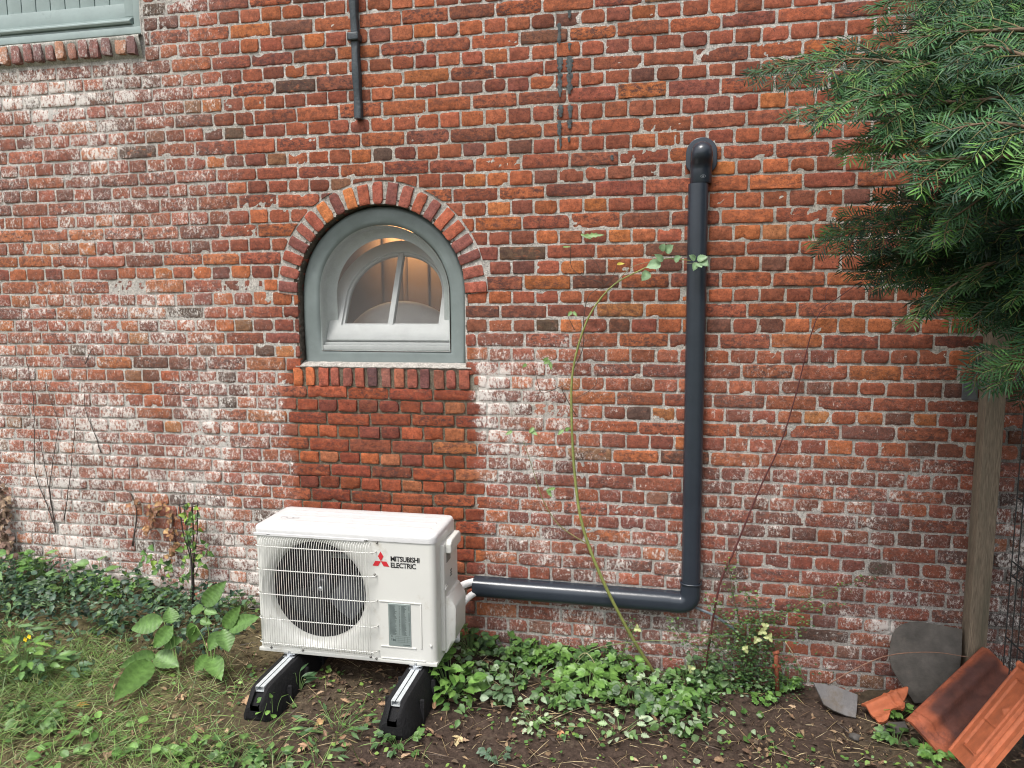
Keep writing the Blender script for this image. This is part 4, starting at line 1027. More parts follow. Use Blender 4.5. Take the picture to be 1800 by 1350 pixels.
# small mixed weeds on the right half
wz = lambda x, y: np.clip(ss(2.35, 2.6, x)*ss(4.0, 3.6, x)*ss(-.75, -.5, y), 0, 1)*(.15+.85*nf(x, y, 3.2, 91, .42, .56))
cover('low_weeds', 'low mixed weed leaves spreading over the soil below the duct', 'weeds', 4800, 2.3, 4.1, -.85, -.03, wz, (.018, .046), .66, [(.07, .15, .035), (.10, .20, .05), (.05, .11, .035), (.15, .24, .10), (.24, .32, .20)], 'ovate', (.005, .07), .5, None, 5, 3, .2, .25, .4)
cover('low_weeds', 'tiny clover-like leaves scattered between grass and litter in the foreground', 'weeds', 4200, -.6, 4.9, -1.7, -.5, lambda x, y: .25+.75*nf(x, y, 5, 17, .5, .6), (.010, .024), .8, [(.10, .20, .045), (.07, .15, .04), (.17, .27, .06)], 'round', (.004, .03), .4, None, 4, 3, .1, .15, .3)

cover('leaf_litter', 'large curled tan leaves matted around and between the rubber feet', 'leaf litter', 420, .6, 4.4, -1.5, -.35, lambda x, y: .12+.75*ss(3.0, 2.4, x)*ss(1.2, 1.6, x)+.3*nf(x, y, 4, 44, .5, .6), (.028, .055), .55, [(.30, .19, .11), (.22, .13, .075), (.36, .25, .16), (.16, .095, .06)], 'cut', (.006, .016), .35, M_dry, 9, 5, .5, .3, .3, .05)
# single large fallen leaves
def dead_leaf(px, py, L, col, lab, ang=None):
    p = G(px, py); a = rng.uniform(0, 6.28) if ang is None else ang; mb = MB()
    p = p+np.array([0, 0, .012]); n_ = rup(.25)
    for k, (da, s_) in enumerate(((0, 1), (.75, .72), (-.75, .72), (1.6, .4), (-1.6, .4))):
        d = np.array([math.cos(a+da), math.sin(a+da), rng.normal(.1, .15)]); leaves(mb, p, d, n_, L*s_, L*s_*.62, np.array(col)*rng.uniform(.85, 1.1), 'cut', 11, 5, .25, .25, crisp=.035)
    tube(mb, [p, p-np.array([math.cos(a), math.sin(a), -.1])*L*.45], .0011, 5, c=np.array(col)*.7)
    tag(mb.build('fallen_leaf', M_dry), lab, 'fallen leaf', group='large fallen leaves on the ground')
for (px, py, L, col, lab) in [
 (140, 1245, .050, (.46, .26, .06), 'large ochre yellow fallen leaf in the grass at the left front'), (105, 1238, .036, (.30, .17, .09), 'brown curled fallen leaf just left of the ochre leaf'),
 (315, 1228, .045, (.42, .28, .16), 'pale tan fallen leaf under the broad-leaved plant'), (560, 1278, .045, (.45, .28, .13), 'orange tan fallen leaf between the two rubber feet near the front'),
 (430, 1240, .05, (.40, .26, .15), 'tan fallen leaf just left of the left rubber foot'), (808, 1300, .048, (.55, .44, .24), 'cream yellow fallen leaf on bare soil right of the label end foot'),
 (540, 1315, .05, (.42, .26, .16), 'pinkish tan fallen leaf at the bottom edge between the feet'), (530, 1200, .035, (.42, .27, .17), 'small tan fallen leaf beside the fan end foot'),
 (1225, 1222, .038, (.42, .30, .20), 'round beige fallen leaf right of the green cane foot'), (855, 1165, .035, (.36, .22, .13), 'brown fallen leaf behind the nettle clump'),
 (915, 1250, .035, (.40, .26, .16), 'tan fallen leaf at the front of the weeds below the duct'), (985, 1290, .030, (.38, .20, .10), 'reddish brown fallen leaf at the soil edge below the duct'),
 (1395, 1248, .03, (.42, .30, .19), 'beige fallen leaf in front of the rusty iron stake'), (700, 1270, .03, (.38, .25, .15), 'brown fallen leaf in front of the label end foot')]:
    dead_leaf(px, py, L, col, lab)

# ------------------------------------------------------------------ plants
def L2(mb, bp, tp, Y0, Y1, wpx, col, shape='ovate', rows=13, teeth=0, fold=.22, curl=.08, nrm=None, ribs=.03, stems=None, root=None):
    """leaf whose base and tip stand at given places of the photo at depths Y0, Y1"""
    a = atY(bp[0], bp[1], Y0); b = atY(tp[0], tp[1], Y1)
    while a[2] < gz(a[0], a[1])+.07: Y0 -= .01; a = atY(bp[0], bp[1], Y0)
    while b[2] < gz(b[0], b[1])+.05: Y1 -= .01; b = atY(tp[0], tp[1], Y1)
    D = abs((a-CAM) @ RC[2]); w_ = wpx/FPX*D
    view = norm(CAM-(a+b)/2)*1.0+np.array([0, 0, .30])
    leaves(mb, a, b-a, view if nrm is None else nrm, np.linalg.norm(b-a), w_, col, shape, rows, 5, fold, curl, teeth, ribs)
    return a
def plant(name, label, cat, root, group=None): return thing(name, label, cat, root, group)
# broad leaved plant, left of the unit
bc = (.105, .205, .05)
def broad(name, lab, rootpx, specs, stalks):
    r0 = G(*rootpx); t = plant(name, lab, 'plant', r0, 'broad-leaved plants left of the heat pump'); ml, ms = MB(), MB()
    for (b, tp, w_, dy) in specs:
        a = L2(ml, b, tp, r0[1]+.02, r0[1]+.02+dy, w_, np.array(bc)*rng.uniform(.85, 1.15), 'ovate', 23, 0, .28, .06, ribs=.05)
    for pts in stalks:
        P = [r0-np.array([0, 0, .02])]+[atY(p[0], p[1], r0[1]+.02) for p in pts]; tube(ms, spline(P, 6), [.0035, .0018], 7, c=(.16, .25, .07))
    ml.build('leaves', M_leaf, t); ms.build('stem', M_stem, t)
broad('broadleaf_plant', 'large oval-leaved plant reaching lowest toward the grass, left one of two', (318, 1190),
 [((287, 1091), (229, 1106), 34, -.03), ((302, 1096), (297, 1066), 26, .03), ((303, 1101), (268, 1140), 28, -.04), ((272, 1149), (210, 1173), 26, -.05), ((264, 1162), (202, 1229), 44, -.08), ((273, 1151), (314, 1171), 34, -.03), ((288, 1134), (322, 1124), 22, .02)],
 [[(308, 1140), (304, 1098)], [(305, 1165), (272, 1150)], [(300, 1130), (288, 1092)]])
broad('broadleaf_plant', 'large oval-leaved plant close to the fan end of the heat pump, right one of two', (375, 1190),
 [((358, 1065), (396, 1022), 30, .03), ((394, 1104), (422, 1066), 25, .0), ((402, 1104), (451, 1084), 31, -.02), ((393, 1106), (402, 1146), 32, -.05), ((386, 1110), (366, 1145), 24, -.05), ((368, 1153), (342, 1180), 24, -.05), ((370, 1155), (388, 1192), 32, -.07), ((358, 1071), (332, 1074), 20, .03), ((360, 1072), (382, 1078), 16, .0), ((345, 1100), (322, 1118), 22, .03), ((345, 1100), (336, 1132), 20, 0.), ((352, 1090), (372, 1096), 15, .0)],
 [[(378, 1140), (392, 1106)], [(376, 1165), (369, 1154)], [(368, 1120), (358, 1068)], [(360, 1130), (345, 1100)]])

def clump(name, lab, cat, px, py, n, R, H, Lr, Wr, cols, shape='ovate', rows=11, teeth=.12, group=None, leaflets=1, stemcol=(.10, .17, .05), lean=(0, 0), up=.4, fold=.2, dome=True, seed=0, flowers=None, yoff=0):
    r0 = G(px, py); t = plant(name, lab, cat, r0, group); ml, ms = MB(), MB()
    for i in range(n):
        a = rng.uniform(0, 2*math.pi); rr = R*math.sqrt(rng.random()); hh = H*rng.uniform(.45, 1)*(1-.45*(rr/R)**2 if dome else 1)
        p = r0+np.array([rr*math.cos(a)+lean[0]*hh, rr*math.sin(a)*.8+lean[1]*hh, 0]); p[1] = min(p[1], -.02); p[2] = float(gz(p[0], p[1]))+hh
        q = r0+np.array([.25*rr*math.cos(a), .25*rr*math.sin(a), -.01])
        tube(ms, spline([q, (q+p)/2+np.array([0, 0, hh*.18]), p], 4), [.0018, .0009], 5, c=stemcol)
        L = rng.uniform(*Lr); out = np.array([math.cos(a), math.sin(a), rng.uniform(-.25, .35)]); nr = norm(rup(up)+out*.15)
        c = np.array(cols[rng.integers(len(cols))])*rng.uniform(.8, 1.2)
        if leaflets == 1: leaves(ml, p, out, nr, L, L*Wr, c, shape, rows, 5, fold, .12, teeth, .02)
        else:
            sd = norm(np.cross(out, nr))
            for k in range(leaflets):
                th = (k-(leaflets-1)/2)*(2.2/leaflets); dd = out*math.cos(th)+sd*math.sin(th); s_ = 1-.25*abs(th)
                leaves(ml, p+dd*L*.06, dd, nr, L*s_, L*s_*Wr, c, shape, rows, 5, fold, .15, teeth, .02)
    ml.build('leaves', M_leaf, t); ms.build('stem', M_stem, t)
    if flowers:
        for (fx, fy, col) in flowers:
            c0 = atY(fx, fy, r0[1]-.05); mb = MB()
            for k in range(4):
                a = k*math.pi/2+.3; leaves(mb, c0, np.array([math.cos(a), -.3, math.sin(a)]), np.array([0, -1, .3]), .011, .010, col, 'round', 5, 3, .1, .1)
            mb.build('flower', M_leaf, t); mb = MB(); tube(mb, [r0, c0+np.array([0, .004, 0])], .0010, 5, c=stemcol); mb.build('stem', M_stem, t)
    return t
NET = [(.12, .24, .05), (.10, .21, .045), (.15, .28, .065)]
WEED = [(.09, .18, .045), (.07, .145, .04), (.12, .22, .06), (.06, .12, .045)]
PALE = [(.30, .38, .24), (.38, .46, .30), (.22, .32, .15)]
clump('nettle_clump', 'bright green nettle-like clump with toothed leaves beside the label end of the heat pump', 'plant', 792, 1222, 60, .13, .17, (.042, .068), .78, NET, 'heart', 15, .14, up=.45)
clump('nettle_clump', 'darker toothed clump pressed against the wall right behind the heat pump', 'plant', 828, 1150, 34, .10, .16, (.03, .05), .7, WEED, 'ovate', 13, .14)
clump('celandine_clump', 'light green lobed clump with a yellow flower at the left edge', 'plant', 45, 1192, 50, .17, .17, (.045, .075), .62, [(.12, .24, .05), (.16, .29, .06), (.10, .20, .06)], 'cut', 15, .05, flowers=[(52, 1119, (.75, .55, .02)), (45, 1124, (.70, .5, .02))])
clump('celandine_clump', 'blue-green lobed clump sprawling right of the yellow flowering one', 'plant', 100, 1185, 24, .11, .08, (.05, .075), .6, [(.07, .14, .07), (.09, .17, .08)], 'cut', 15, .05)
clump('sapling', 'small sapling with three broad light leaves against the wall at the left', 'sapling', 172, 1042, 7, .07, .20, (.05, .075), .7, [(.15, .27, .08)], 'ovate', 13, .08, dome=False)
clump('sapling', 'thin sapling with narrow pointed leaves near the left edge of the wall', 'sapling', 66, 1030, 16, .07, .24, (.04, .07), .30, [(.13, .24, .07), (.10, .2, .07)], 'lance', 9, 0, dome=False)
clump('long_leaf_plant', 'tuft of long strap leaves at the left edge under the dry ivy', 'plant', 14, 1075, 16, .10, .17, (.09, .15), .22, [(.11, .20, .08), (.15, .25, .10)], 'lance', 9, 0)
for (px, py, n, R, H, Lr, sh, lf, cols, lab) in [
 (895, 1160, 26, .10, .12, (.03, .05), 'ovate', 3, WEED, 'weed clump with three-part leaves at the wall just right of the nettles'),
 (945, 1148, 26, .08, .13, (.035, .055), 'ovate', 3, NET, 'bright weed clump against the bricks under the middle of the horizontal duct'),
 (1005, 1175, 34, .12, .11, (.03, .05), 'ovate', 3, WEED, 'dense weed clump left of the green cane foot'),
 (1035, 1215, 44, .14, .11, (.035, .058), 'ovate', 5, NET, 'largest five-part leaf clump in the middle of the weeds below the duct'),
 (985, 1235, 26, .10, .08, (.03, .05), 'ovate', 3, WEED, 'low clump at the soil edge left of the largest five-part clump'),
 (920, 1125, 18, .06, .13, (.03, .045), 'ovate', 3, WEED, 'upright weed clump touching the bricks left of the bright one'),
 (985, 1150, 22, .08, .13, (.03, .05), 'ovate', 3, NET, 'upright light clump at the wall right of the bright one'),
 (1060, 1165, 22, .08, .12, (.028, .045), 'ovate', 3, WEED, 'dark clump at the wall behind the largest five-part clump'),
 (1100, 1190, 22, .08, .10, (.03, .05), 'ovate', 5, NET, 'light five-part clump just left of the cane foot'),
 (900, 1200, 20, .09, .09, (.03, .045), 'ovate', 3, WEED, 'weed clump between the nettles and the middle clumps'),
 (1200, 1205, 20, .08, .09, (.025, .04), 'ovate', 3, WEED, 'dark clump in front of the bramble foot'),
 (940, 1275, 18, .09, .04, (.025, .04), 'cut', 1, PALE, 'few pale leaves lying on the soil below the nettle clump'),
 (1110, 1240, 30, .11, .08, (.03, .045), 'round', 5, WEED, 'round-leaved clump at the front right of the weeds'),
 (1180, 1245, 26, .10, .09, (.03, .042), 'round', 5, NET, 'bright round-leaved clump furthest right of the weeds at the front'),
 (1090, 1285, 22, .14, .04, (.03, .045), 'cut', 1, PALE, 'pale silvery leaves lying on the soil in front of the weeds'),
 (1150, 1215, 20, .08, .07, (.025, .04), 'cut', 3, PALE, 'pale grey-green clump around the foot of the green cane'),
 (880, 1235, 22, .07, .12, (.035, .055), 'ovate', 1, [(.10, .17, .08), (.14, .22, .12)], 'grey-green clump in front of the nettles'),
 (1235, 1170, 26, .08, .12, (.022, .036), 'round', 3, [(.09, .17, .07), (.2, .28, .14)], 'mixed pale and dark clump between cane and bramble'),
 (1385, 1215, 16, .05, .07, (.03, .042), 'ovate', 5, NET, 'bright seedling with five-part leaves right of the rusty iron stake'),
 (1345, 1238, 12, .05, .05, (.022, .032), 'ovate', 5, NET, 'small seedling in front of the rusty iron stake'),
 (1575, 1262, 16, .06, .06, (.03, .042), 'ovate', 3, NET, 'bright seedling in front of the broken roof tile'),
 (1575, 1305, 16, .06, .05, (.026, .04), 'ovate', 3, WEED, 'seedling on the soil left of the weathered tile end'),
 (1640, 1335, 14, .06, .04, (.03, .04), 'ovate', 3, NET, 'seedling at the bottom edge below the weathered tile'),
 (350, 1330, 20, .10, .05, (.03, .042), 'round', 1, NET, 'round scalloped leaves at the bottom edge left of the feet'),
 (250, 1325, 14, .09, .05, (.03, .042), 'round', 1, NET, 'round scalloped leaves in the grass near the bottom left'),
 (95, 1335, 16, .09, .05, (.03, .045), 'round', 1, NET, 'light round leaves in the bottom left corner'),
 (480, 1262, 12, .06, .11, (.026, .036), 'round', 1, NET, 'round leaves standing in front of the fan end foot'),
 (525, 1215, 8, .04, .09, (.05, .07), 'lance', 1, [(.06, .12, .05)], 'dark narrow weed leaning on the inner side of the fan end foot'),
 (590, 1285, 26, .15, .07, (.03, .06), 'lance', 1, WEED, 'straggling narrow-leaved weed between the feet at the front'),
 (700, 1310, 20, .10, .05, (.02, .035), 'ovate', 3, WEED, 'low weed in front of the label end foot'),
 (545, 1168, 10, .04, .06, (.025, .04), 'ivy', 1, NET, 'small ivy-leaved seedling under the heat pump'),
 (410, 1345, 24, .14, .06, (.025, .045), 'ovate', 3, WEED, 'mixed low weeds at the bottom edge beside the scalloped leaves'),
 (560, 1335, 16, .10, .05, (.03, .05), 'lance', 1, WEED, 'narrow weed at the bottom edge below the feet'),
 (870, 1330, 8, .05, .05, (.02, .03), 'ovate', 3, [(.09, .15, .09)], 'tiny grey-green seedling on the bare soil at the bottom'),
 (420, 1075, 26, .10, .10, (.015, .03), 'ovate', 3, [(.13, .22, .06), (.09, .17, .05)], 'fine light-leaved clump at the wall between the broad leaves and the heat pump'),
 (30, 1025, 34, .12, .20, (.045, .075), 'ovate', 1, NET, 'light leafy clump at the foot of the wall under the dusty ivy'),
 (120, 1045, 30, .12, .17, (.035, .06), 'ovate', 3, WEED, 'leafy clump rising out of the dark ground cover near the left edge'),
 (215, 1050, 28, .12, .15, (.035, .06), 'ovate', 3, NET, 'leafy clump at the wall between the two small saplings and the plant support'),
 (285, 1065, 20, .08, .12, (.025, .045), 'ovate', 3, WEED, 'leafy clump just left of the wire plant support'),
 (25, 1130, 22, .12, .12, (.05, .08), 'lance', 1, [(.12, .22, .08), (.16, .26, .10)], 'tall narrow-leaved clump at the left edge behind the yellow flowering plant'),
 (190, 1110, 18, .10, .09, (.03, .045), 'ovate', 3, WEED, 'low leafy clump between the ground cover and the broad-leaved plants'),
 (190, 1290, 18, .12, .05, (.025, .04), 'round', 1, NET, 'sparse round leaves in the grass below the ochre fallen leaf'),
 (60, 1270, 22, .13, .06, (.03, .05), 'ovate', 3, WEED, 'leafy patch in the grass left of the ochre fallen leaf'),
 (480, 1340, 14, .08, .05, (.03, .04), 'ovate', 1, WEED, 'small clump at the bottom edge left of the pinkish leaf')]:
    clump('weed_clump', lab, 'weed', px, py, n, R, H, Lr, .72 if sh != 'lance' else .28, cols, sh, 11, .08 if sh == 'ovate' else 0, leaflets=lf, group='weed clumps in the bed')

# ---- canes
def cane(name, lab, cat, pts, r, col, n=8, extra=(), mat_=None):
    P = [atY(p[0], p[1], p[2]) if len(p) == 3 else p for p in pts]; g = G(pts[0][0], pts[0][1]); P[0] = g
    t = thing(name, lab, cat, g); mb = MB(); sp = spline(P, n); tube(mb, sp, r, 8, c=col, wob=.08)
    for i in range(6, len(sp)-20, 2):
        p = sp[i]; a = rng.uniform(0, 6.28); d = np.array([math.cos(a), -abs(math.sin(a)), .2]); tube(mb, [p-d*.002, p+d*.009], [.0016, .0003], 5, c=np.array(col)*1.3)
    mb.build('cane', mat_ or M_stem, t); return t, sp
GC = (.20, .22, .06)
t, sp = cane('green_cane', 'tall thin yellow-green thorny cane leaning up the wall in front of the horizontal duct', 'cane',
 [(1152, 1178, 0), (1105, 1110, -.10), (1055, 1010, -.13), (1023, 920, -.12), (1010, 830, -.10), (1005, 740, -.09), (1006, 660, -.08), (1022, 590, -.08), (1045, 540, -.08), (1080, 500, -.08), (1130, 473, -.09), (1170, 455, -.10), (1215, 458, -.12)], [.0080, .0074, .0060, .0046, .0032, .0014], GC)
def side(t, pts, r, col, name='twig'):
    mb = MB(); tube(mb, spline([atY(*p) for p in pts], 6), r, 6, c=col, wob=.1); mb.build(name, M_stem, t)
DK = (.055, .03, .02)
side(t, [(1038, 960, -.12), (985, 925, -.11), (955, 880, -.10), (935, 820, -.09), (920, 775, -.09)], [.003, .0012], (.16, .15, .05))
side(t, [(1012, 730, -.09), (990, 690, -.08), (985, 680, -.08), (952, 690, -.07), (940, 650, -.08), (935, 640, -.09)], [.0022, .0012], DK)
side(t, [(1008, 650, -.08), (1025, 610, -.08), (1026, 560, -.08), (1035, 520, -.07), (1060, 500, -.07), (1030, 488, -.07), (1005, 470, -.07), (1003, 430, -.08)], [.002, .0012], DK)
side(t, [(1060, 505, -.08), (1075, 490, -.08), (1085, 465, -.09), (1080, 462, -.09)], [.002, .0009], DK)
side(t, [(1010, 580, -.08), (995, 550, -.07)], [.0018, .0009], DK)
side(t, [(1012, 700, -.09), (1045, 680, -.07), (1050, 655, -.07), (1048, 650, -.07)], [.0014, .0009], DK)
side(t, [(1030, 930, -.12), (1050, 890, -.09), (1054, 858, -.08)], [.0014, .0009], DK)
side(t, [(1082, 498, -.08), (1110, 470, -.09), (1150, 458, -.1)], [.002, .0012], (.2, .16, .08))
side(t, [(1180, 455, -.10), (1200, 462, -.12), (1222, 462, -.14), (1240, 455, -.15)], [.0012, .0008], (.2, .2, .12))
side(t, [(1060, 495, -.08), (1050, 465, -.08), (1030, 440, -.08), (1040, 415, -.09)], [.0014, .0008], DK)
ml = MB()
for (b, tp, w_, c) in [((1160, 462), (1135, 470), 22, 0), ((1165, 458), (1150, 446), 14, 0), ((1140, 478), (1128, 494), 18, 0), ((1170, 442), (1184, 430), 18, 0), ((1162, 440), (1168, 428), 14, 0), ((1186, 458), (1198, 450), 14, 0), ((1222, 456), (1212, 448), 12, 0), ((1232, 456), (1246, 468), 16, 0), ((1224, 462), (1219, 476), 12, 0), ((1226, 456), (1244, 450), 14, 0), ((1228, 462), (1234, 470), 14, 0), ((1028, 415), (1064, 412), 12, 1), ((1022, 412), (1040, 420), 8, 1), ((990, 434), (1003, 433), 5, 1),
 ((966, 634), (955, 640), 12, 1), ((966, 636), (970, 650), 10, 1), ((955, 634), (964, 628), 8, 1), ((925, 640), (918, 646), 9, 1), ((900, 758), (888, 764), 10, 1), ((932, 755), (945, 765), 13, 1), ((938, 752), (930, 762), 10, 1), ((990, 756), (980, 765), 11, 1), ((994, 756), (1002, 752), 10, 1), ((975, 858), (960, 862), 9, 1), ((962, 860), (970, 874), 10, 1), ((1005, 548), (998, 556), 10, 1), ((1008, 548), (1014, 556), 8, 1), ((1085, 464), (1098, 463), 6, 2)]:
    L2(ml, b, tp, -.11, -.13, w_, [(.20, .32, .17), (.14, .24, .07), (.45, .38, .05)][c], 'cut' if c == 1 else 'ovate', 11, .08, .2, .1, nrm=norm(np.array([rng.normal(0, .3), -1, .4])))
ml.build('leaves', M_leaf, t)
RC_ = (.085, .022, .020)
t, sp = cane('bramble_cane', 'long dark red bramble cane arching up the wall right of the vertical duct', 'cane',
 [(1240, 1118, 0), (1262, 1040, -.06), (1292, 965, -.05), (1335, 860, -.04), (1372, 780, -.04), (1400, 690, -.035), (1425, 590, -.035), (1445, 545, -.035), (1478, 520, -.05), (1548, 470, -.12)], [.0055, .0042, .003, .0022, .0016], RC_)
side(t, [(1434, 562, -.035), (1424, 540, -.03), (1430, 532, -.03)], [.0015, .0008], RC_)
side(t, [(1450, 545, -.035), (1452, 515, -.03), (1462, 490, -.03)], [.0015, .0008], RC_)
side(t, [(1292, 965, -.05), (1310, 1000, -.04)], [.0015, .0008], RC_)

# dead climbing stems on the lime washed bricks at the left
for (pts, lab) in [([(96, 925), (80, 880), (62, 830), (60, 760), (58, 700), (50, 650), (44, 620)], 'longest dead climbing stem on the lime-washed bricks, leftmost of the group'),
 ([(98, 935), (92, 890), (88, 850), (100, 770), (104, 745), (88, 700), (80, 665)], 'dead climbing stem with a sharp kink on the lime-washed bricks'),
 ([(112, 915), (122, 850), (130, 770), (134, 725)], 'straight dead stem right of the kinked one on the lime-washed bricks'),
 ([(95, 920), (84, 850), (75, 800), (68, 760)], 'short dead stem between the leftmost two on the lime-washed bricks'),
 ([(178, 795), (165, 760), (150, 720), (148, 690)], 'slanting dead stem on the bricks right of the others'),
 ([(234, 960), (240, 900), (232, 870), (222, 862)], 'thin dead stem above the ground cover left of the plant support'),
 ([(150, 640), (158, 620), (164, 612)], 'short dark twig stuck to the bricks high at the left')]:
    mb = MB(); P = spline([atY(p[0], p[1], -.012-.006*rng.random()) for p in pts], 6); P = [p+rng.normal(0, .0016, 3)*np.array([1, .3, 1]) for p in P]
    tube(mb, P, [.0030, .0018, .0012], 6, c=(.06, .045, .04), wob=.2)
    tag(mb.build('dead_stem', M_twig), lab, 'dead stem', group='dead climbing stems on the wall')

# dry ivy patches on the wall
def wallleaves(name, lab, pts, n, sx, sz, Lr, cols, mat_, y0=-.02, shape='ivy', group=None, vines=()):
    c0 = atY(pts[0][0], pts[0][1], y0); t = thing(name, lab, 'ivy', c0, group); mb = MB()
    for (px, py) in pts:
        c = atY(px, py, y0)
        for _ in range(n):
            p = c+np.array([rng.normal(0, sx), -abs(rng.normal(0, .018)), rng.normal(0, sz)]); L = rng.uniform(*Lr); d = np.array([rng.normal(0, 1), -.4, rng.normal(-.6, .6)])
            leaves(mb, p, d, np.array([rng.normal(0, .4), -1, .3]), L, L*.95, np.array(cols[rng.integers(len(cols))])*rng.uniform(.75, 1.2), shape, 9, 5, .25, .25, crisp=.03)
    mb.build('leaves', mat_, t); mb = MB()
    for v in (vines or [[(px, py+20) for px, py in pts[:1]]+list(pts)]):
        tube(mb, spline([atY(p[0], p[1], y0+.012) for p in v], 5), [.003, .0015], 6, c=(.09, .06, .045))
    mb.build('vine', M_twig, t)
DRY = [(.32, .17, .08), (.24, .12, .06), (.42, .26, .12), (.20, .11, .07)]
wallleaves('dry_ivy', 'dry brown ivy leaves clinging to the wall left of the plant support', [(245, 880), (262, 895), (275, 905), (285, 885), (268, 920), (262, 930)], 6, .014, .014, (.022, .036), DRY, M_dry, vines=[[(232, 960), (240, 900), (230, 868)], [(262, 930), (275, 905), (290, 882)]])
wallleaves('dry_ivy', 'column of dry brown ivy leaves just left of the plant support', [(304, 905), (302, 925), (306, 940), (308, 955), (303, 970)], 8, .014, .02, (.022, .036), DRY, M_dry)
wallleaves('dry_ivy', 'dusty brown ivy mass at the left edge of the wall', [(3, 860), (5, 880), (12, 905), (8, 925), (15, 945), (22, 960), (10, 960), (2, 900), (2, 940)], 12, .022, .03, (.03, .05), [(.22, .15, .10), (.16, .10, .075), (.28, .20, .13)], M_dry, y0=-.03)
wallleaves('green_ivy', 'green ivy climbing from the bed through the wire plant support', [(338, 890), (336, 905), (340, 925), (335, 945), (345, 960), (362, 965), (330, 975), (350, 985), (342, 1010), (325, 1015), (300, 1000), (280, 990), (262, 975)], 7, .018, .022, (.022, .042), [(.10, .20, .05), (.16, .28, .06), (.06, .12, .045), (.22, .34, .05)], M_leaf, y0=-.09)
wallleaves('green_ivy', 'yellowing ivy shoot low on the wall between sapling and plant support', [(178, 1025), (190, 1020), (165, 1045), (200, 1060)], 3, .02, .02, (.025, .04), [(.35, .36, .06), (.16, .26, .06)], M_leaf, y0=-.10)
wallleaves('green_ivy', 'dark ivy leaves on the bricks between nettles and weeds', [(850, 1120), (838, 1135), (822, 1120), (860, 1140)], 6, .02, .02, (.025, .04), [(.05, .10, .04), (.07, .13, .05)], M_leaf, y0=-.04)

# wire plant support
ob = thing('plant_support', 'narrow dark wire plant support flaring at the top, standing in the ivy', 'plant support', G(338, 1075))
M_wire = surf('dark_wire', (.030, .022, .020), .6, var=.3, bump=.3)
pt = atY(331, 884, -.10); pb = atY(340, 1062, -.12); D_ = 2.9
mb = MB(); top = []
for k in range(8):
    a = 2*math.pi*k/8; T_ = pt+np.array([.052*math.cos(a), .035*math.sin(a), .008*math.sin(k*2.1)]); top.append(T_)
    M_ = atY(338, 985, -.11)+np.array([.010*math.cos(a), .008*math.sin(a), 0]); B_ = pb+np.array([.006*math.cos(a), .006*math.sin(a), 0])
    w = MB(); tube(w, spline([B_, M_, (M_+T_)/2+np.array([.010*math.cos(a), .006*math.sin(a), -.0]), T_], 6), .0019, 6); w.build('upright_wire', M_wire, ob)
for (z_, r_) in ((0, .052), (-.085, .040)):
    c0 = pt+np.array([0, 0, -.012+z_]); w = MB(); tube(w, [c0+np.array([r_*math.cos(a), r_*.68*math.sin(a), 0]) for a in np.linspace(0, 2*math.pi, 25)], .0018, 6); w.build('ring', M_wire, ob)
w = MB(); tube(w, [pb+np.array([0, 0, .25]), pb-np.array([0, 0, .12])], .004, 7); w.build('stake', M_wire, ob)

# rose bush right of the duct
rb = thing('rose_bush', 'straggly small-leaved rose bush at the wall right of the duct elbow', 'bush', G(1310, 1185))
ml, ms = MB(), MB(); r0 = G(1310, 1185)
arches = [[(1330, 1120), (1370, 1085), (1450, 1040), (1545, 1012)], [(1325, 1110), (1390, 1075), (1470, 1065)], [(1300, 1100), (1288, 1040), (1280, 985)], [(1300, 1120), (1270, 1080), (1250, 1060)], [(1320, 1100), (1330, 1065), (1310, 1040)], [(1300, 1130), (1265, 1120), (1235, 1130)], [(1335, 1130), (1380, 1120), (1420, 1090)], [(1290, 1140), (1245, 1150), (1200, 1120), (1175, 1085)], [(1310, 1140), (1330, 1100), (1360, 1070)], [(1312, 1150), (1300, 1110), (1320, 1085)], [(1330, 1150), (1350, 1130), (1345, 1100)], [(1090, 1170), (1105, 1120), (1110, 1095)]]
for A in arches:
    st = r0 if A[0][0] > 1150 else G(1120, 1180)
    P = spline([st]+[atY(p[0], p[1], -.06-.02*rng.random()) for p in A], 8); tube(ms, P, [.003, .0012], 5, c=(.09, .09, .04))
    for i in range(6, len(P)):
        for _ in range(5):
            o = P[i]+rng.normal(0, .016, 3)*np.array([1, .6, 1]); o[1] = min(o[1], -.02); L = rng.uniform(.008, .019)
            leaves(ml, o, rdir(.2), rup(.6), L, L*.62, np.array([(.06, .12, .035), (.09, .17, .05), (.13, .22, .06), (.04, .09, .03)][rng.integers(4)]), 'ovate', 5, 3, .2, .1)
for _ in range(1500):
    o = r0+np.array([rng.normal(0, .12), -abs(rng.normal(.02, .06)), abs(rng.normal(.05, .12))]); o[1] = min(o[1], -.02); L = rng.uniform(.009, .020)
    leaves(ml, o, rdir(.2), rup(.6), L, L*.62, np.array([(.05, .10, .035), (.08, .15, .045), (.035, .075, .03)][rng.integers(3)])*rng.uniform(.7, 1.2), 'ovate', 5, 3, .2, .1)
ml.build('leaves', M_leaf, rb); ms.build('stem', M_twig, rb)
ml = MB()
for (px, py) in [(1340, 1110), (1330, 1124), (1352, 1120), (1310, 1140), (1345, 1100), (1120, 1105), (1215, 1175)]:
    o = atY(px, py, -.13)
    for k in range(3): leaves(ml, o, np.array([math.cos(k*2.1+px), -.2, math.sin(k*2.1+px)]), np.array([0, -1, .7]), rng.uniform(.018, .026), .018, np.array((.42, .46, .20))*rng.uniform(.8, 1.1), 'ovate', 7, 5, .2, .1)
ml.build('pale_leaves', M_leaf, rb)
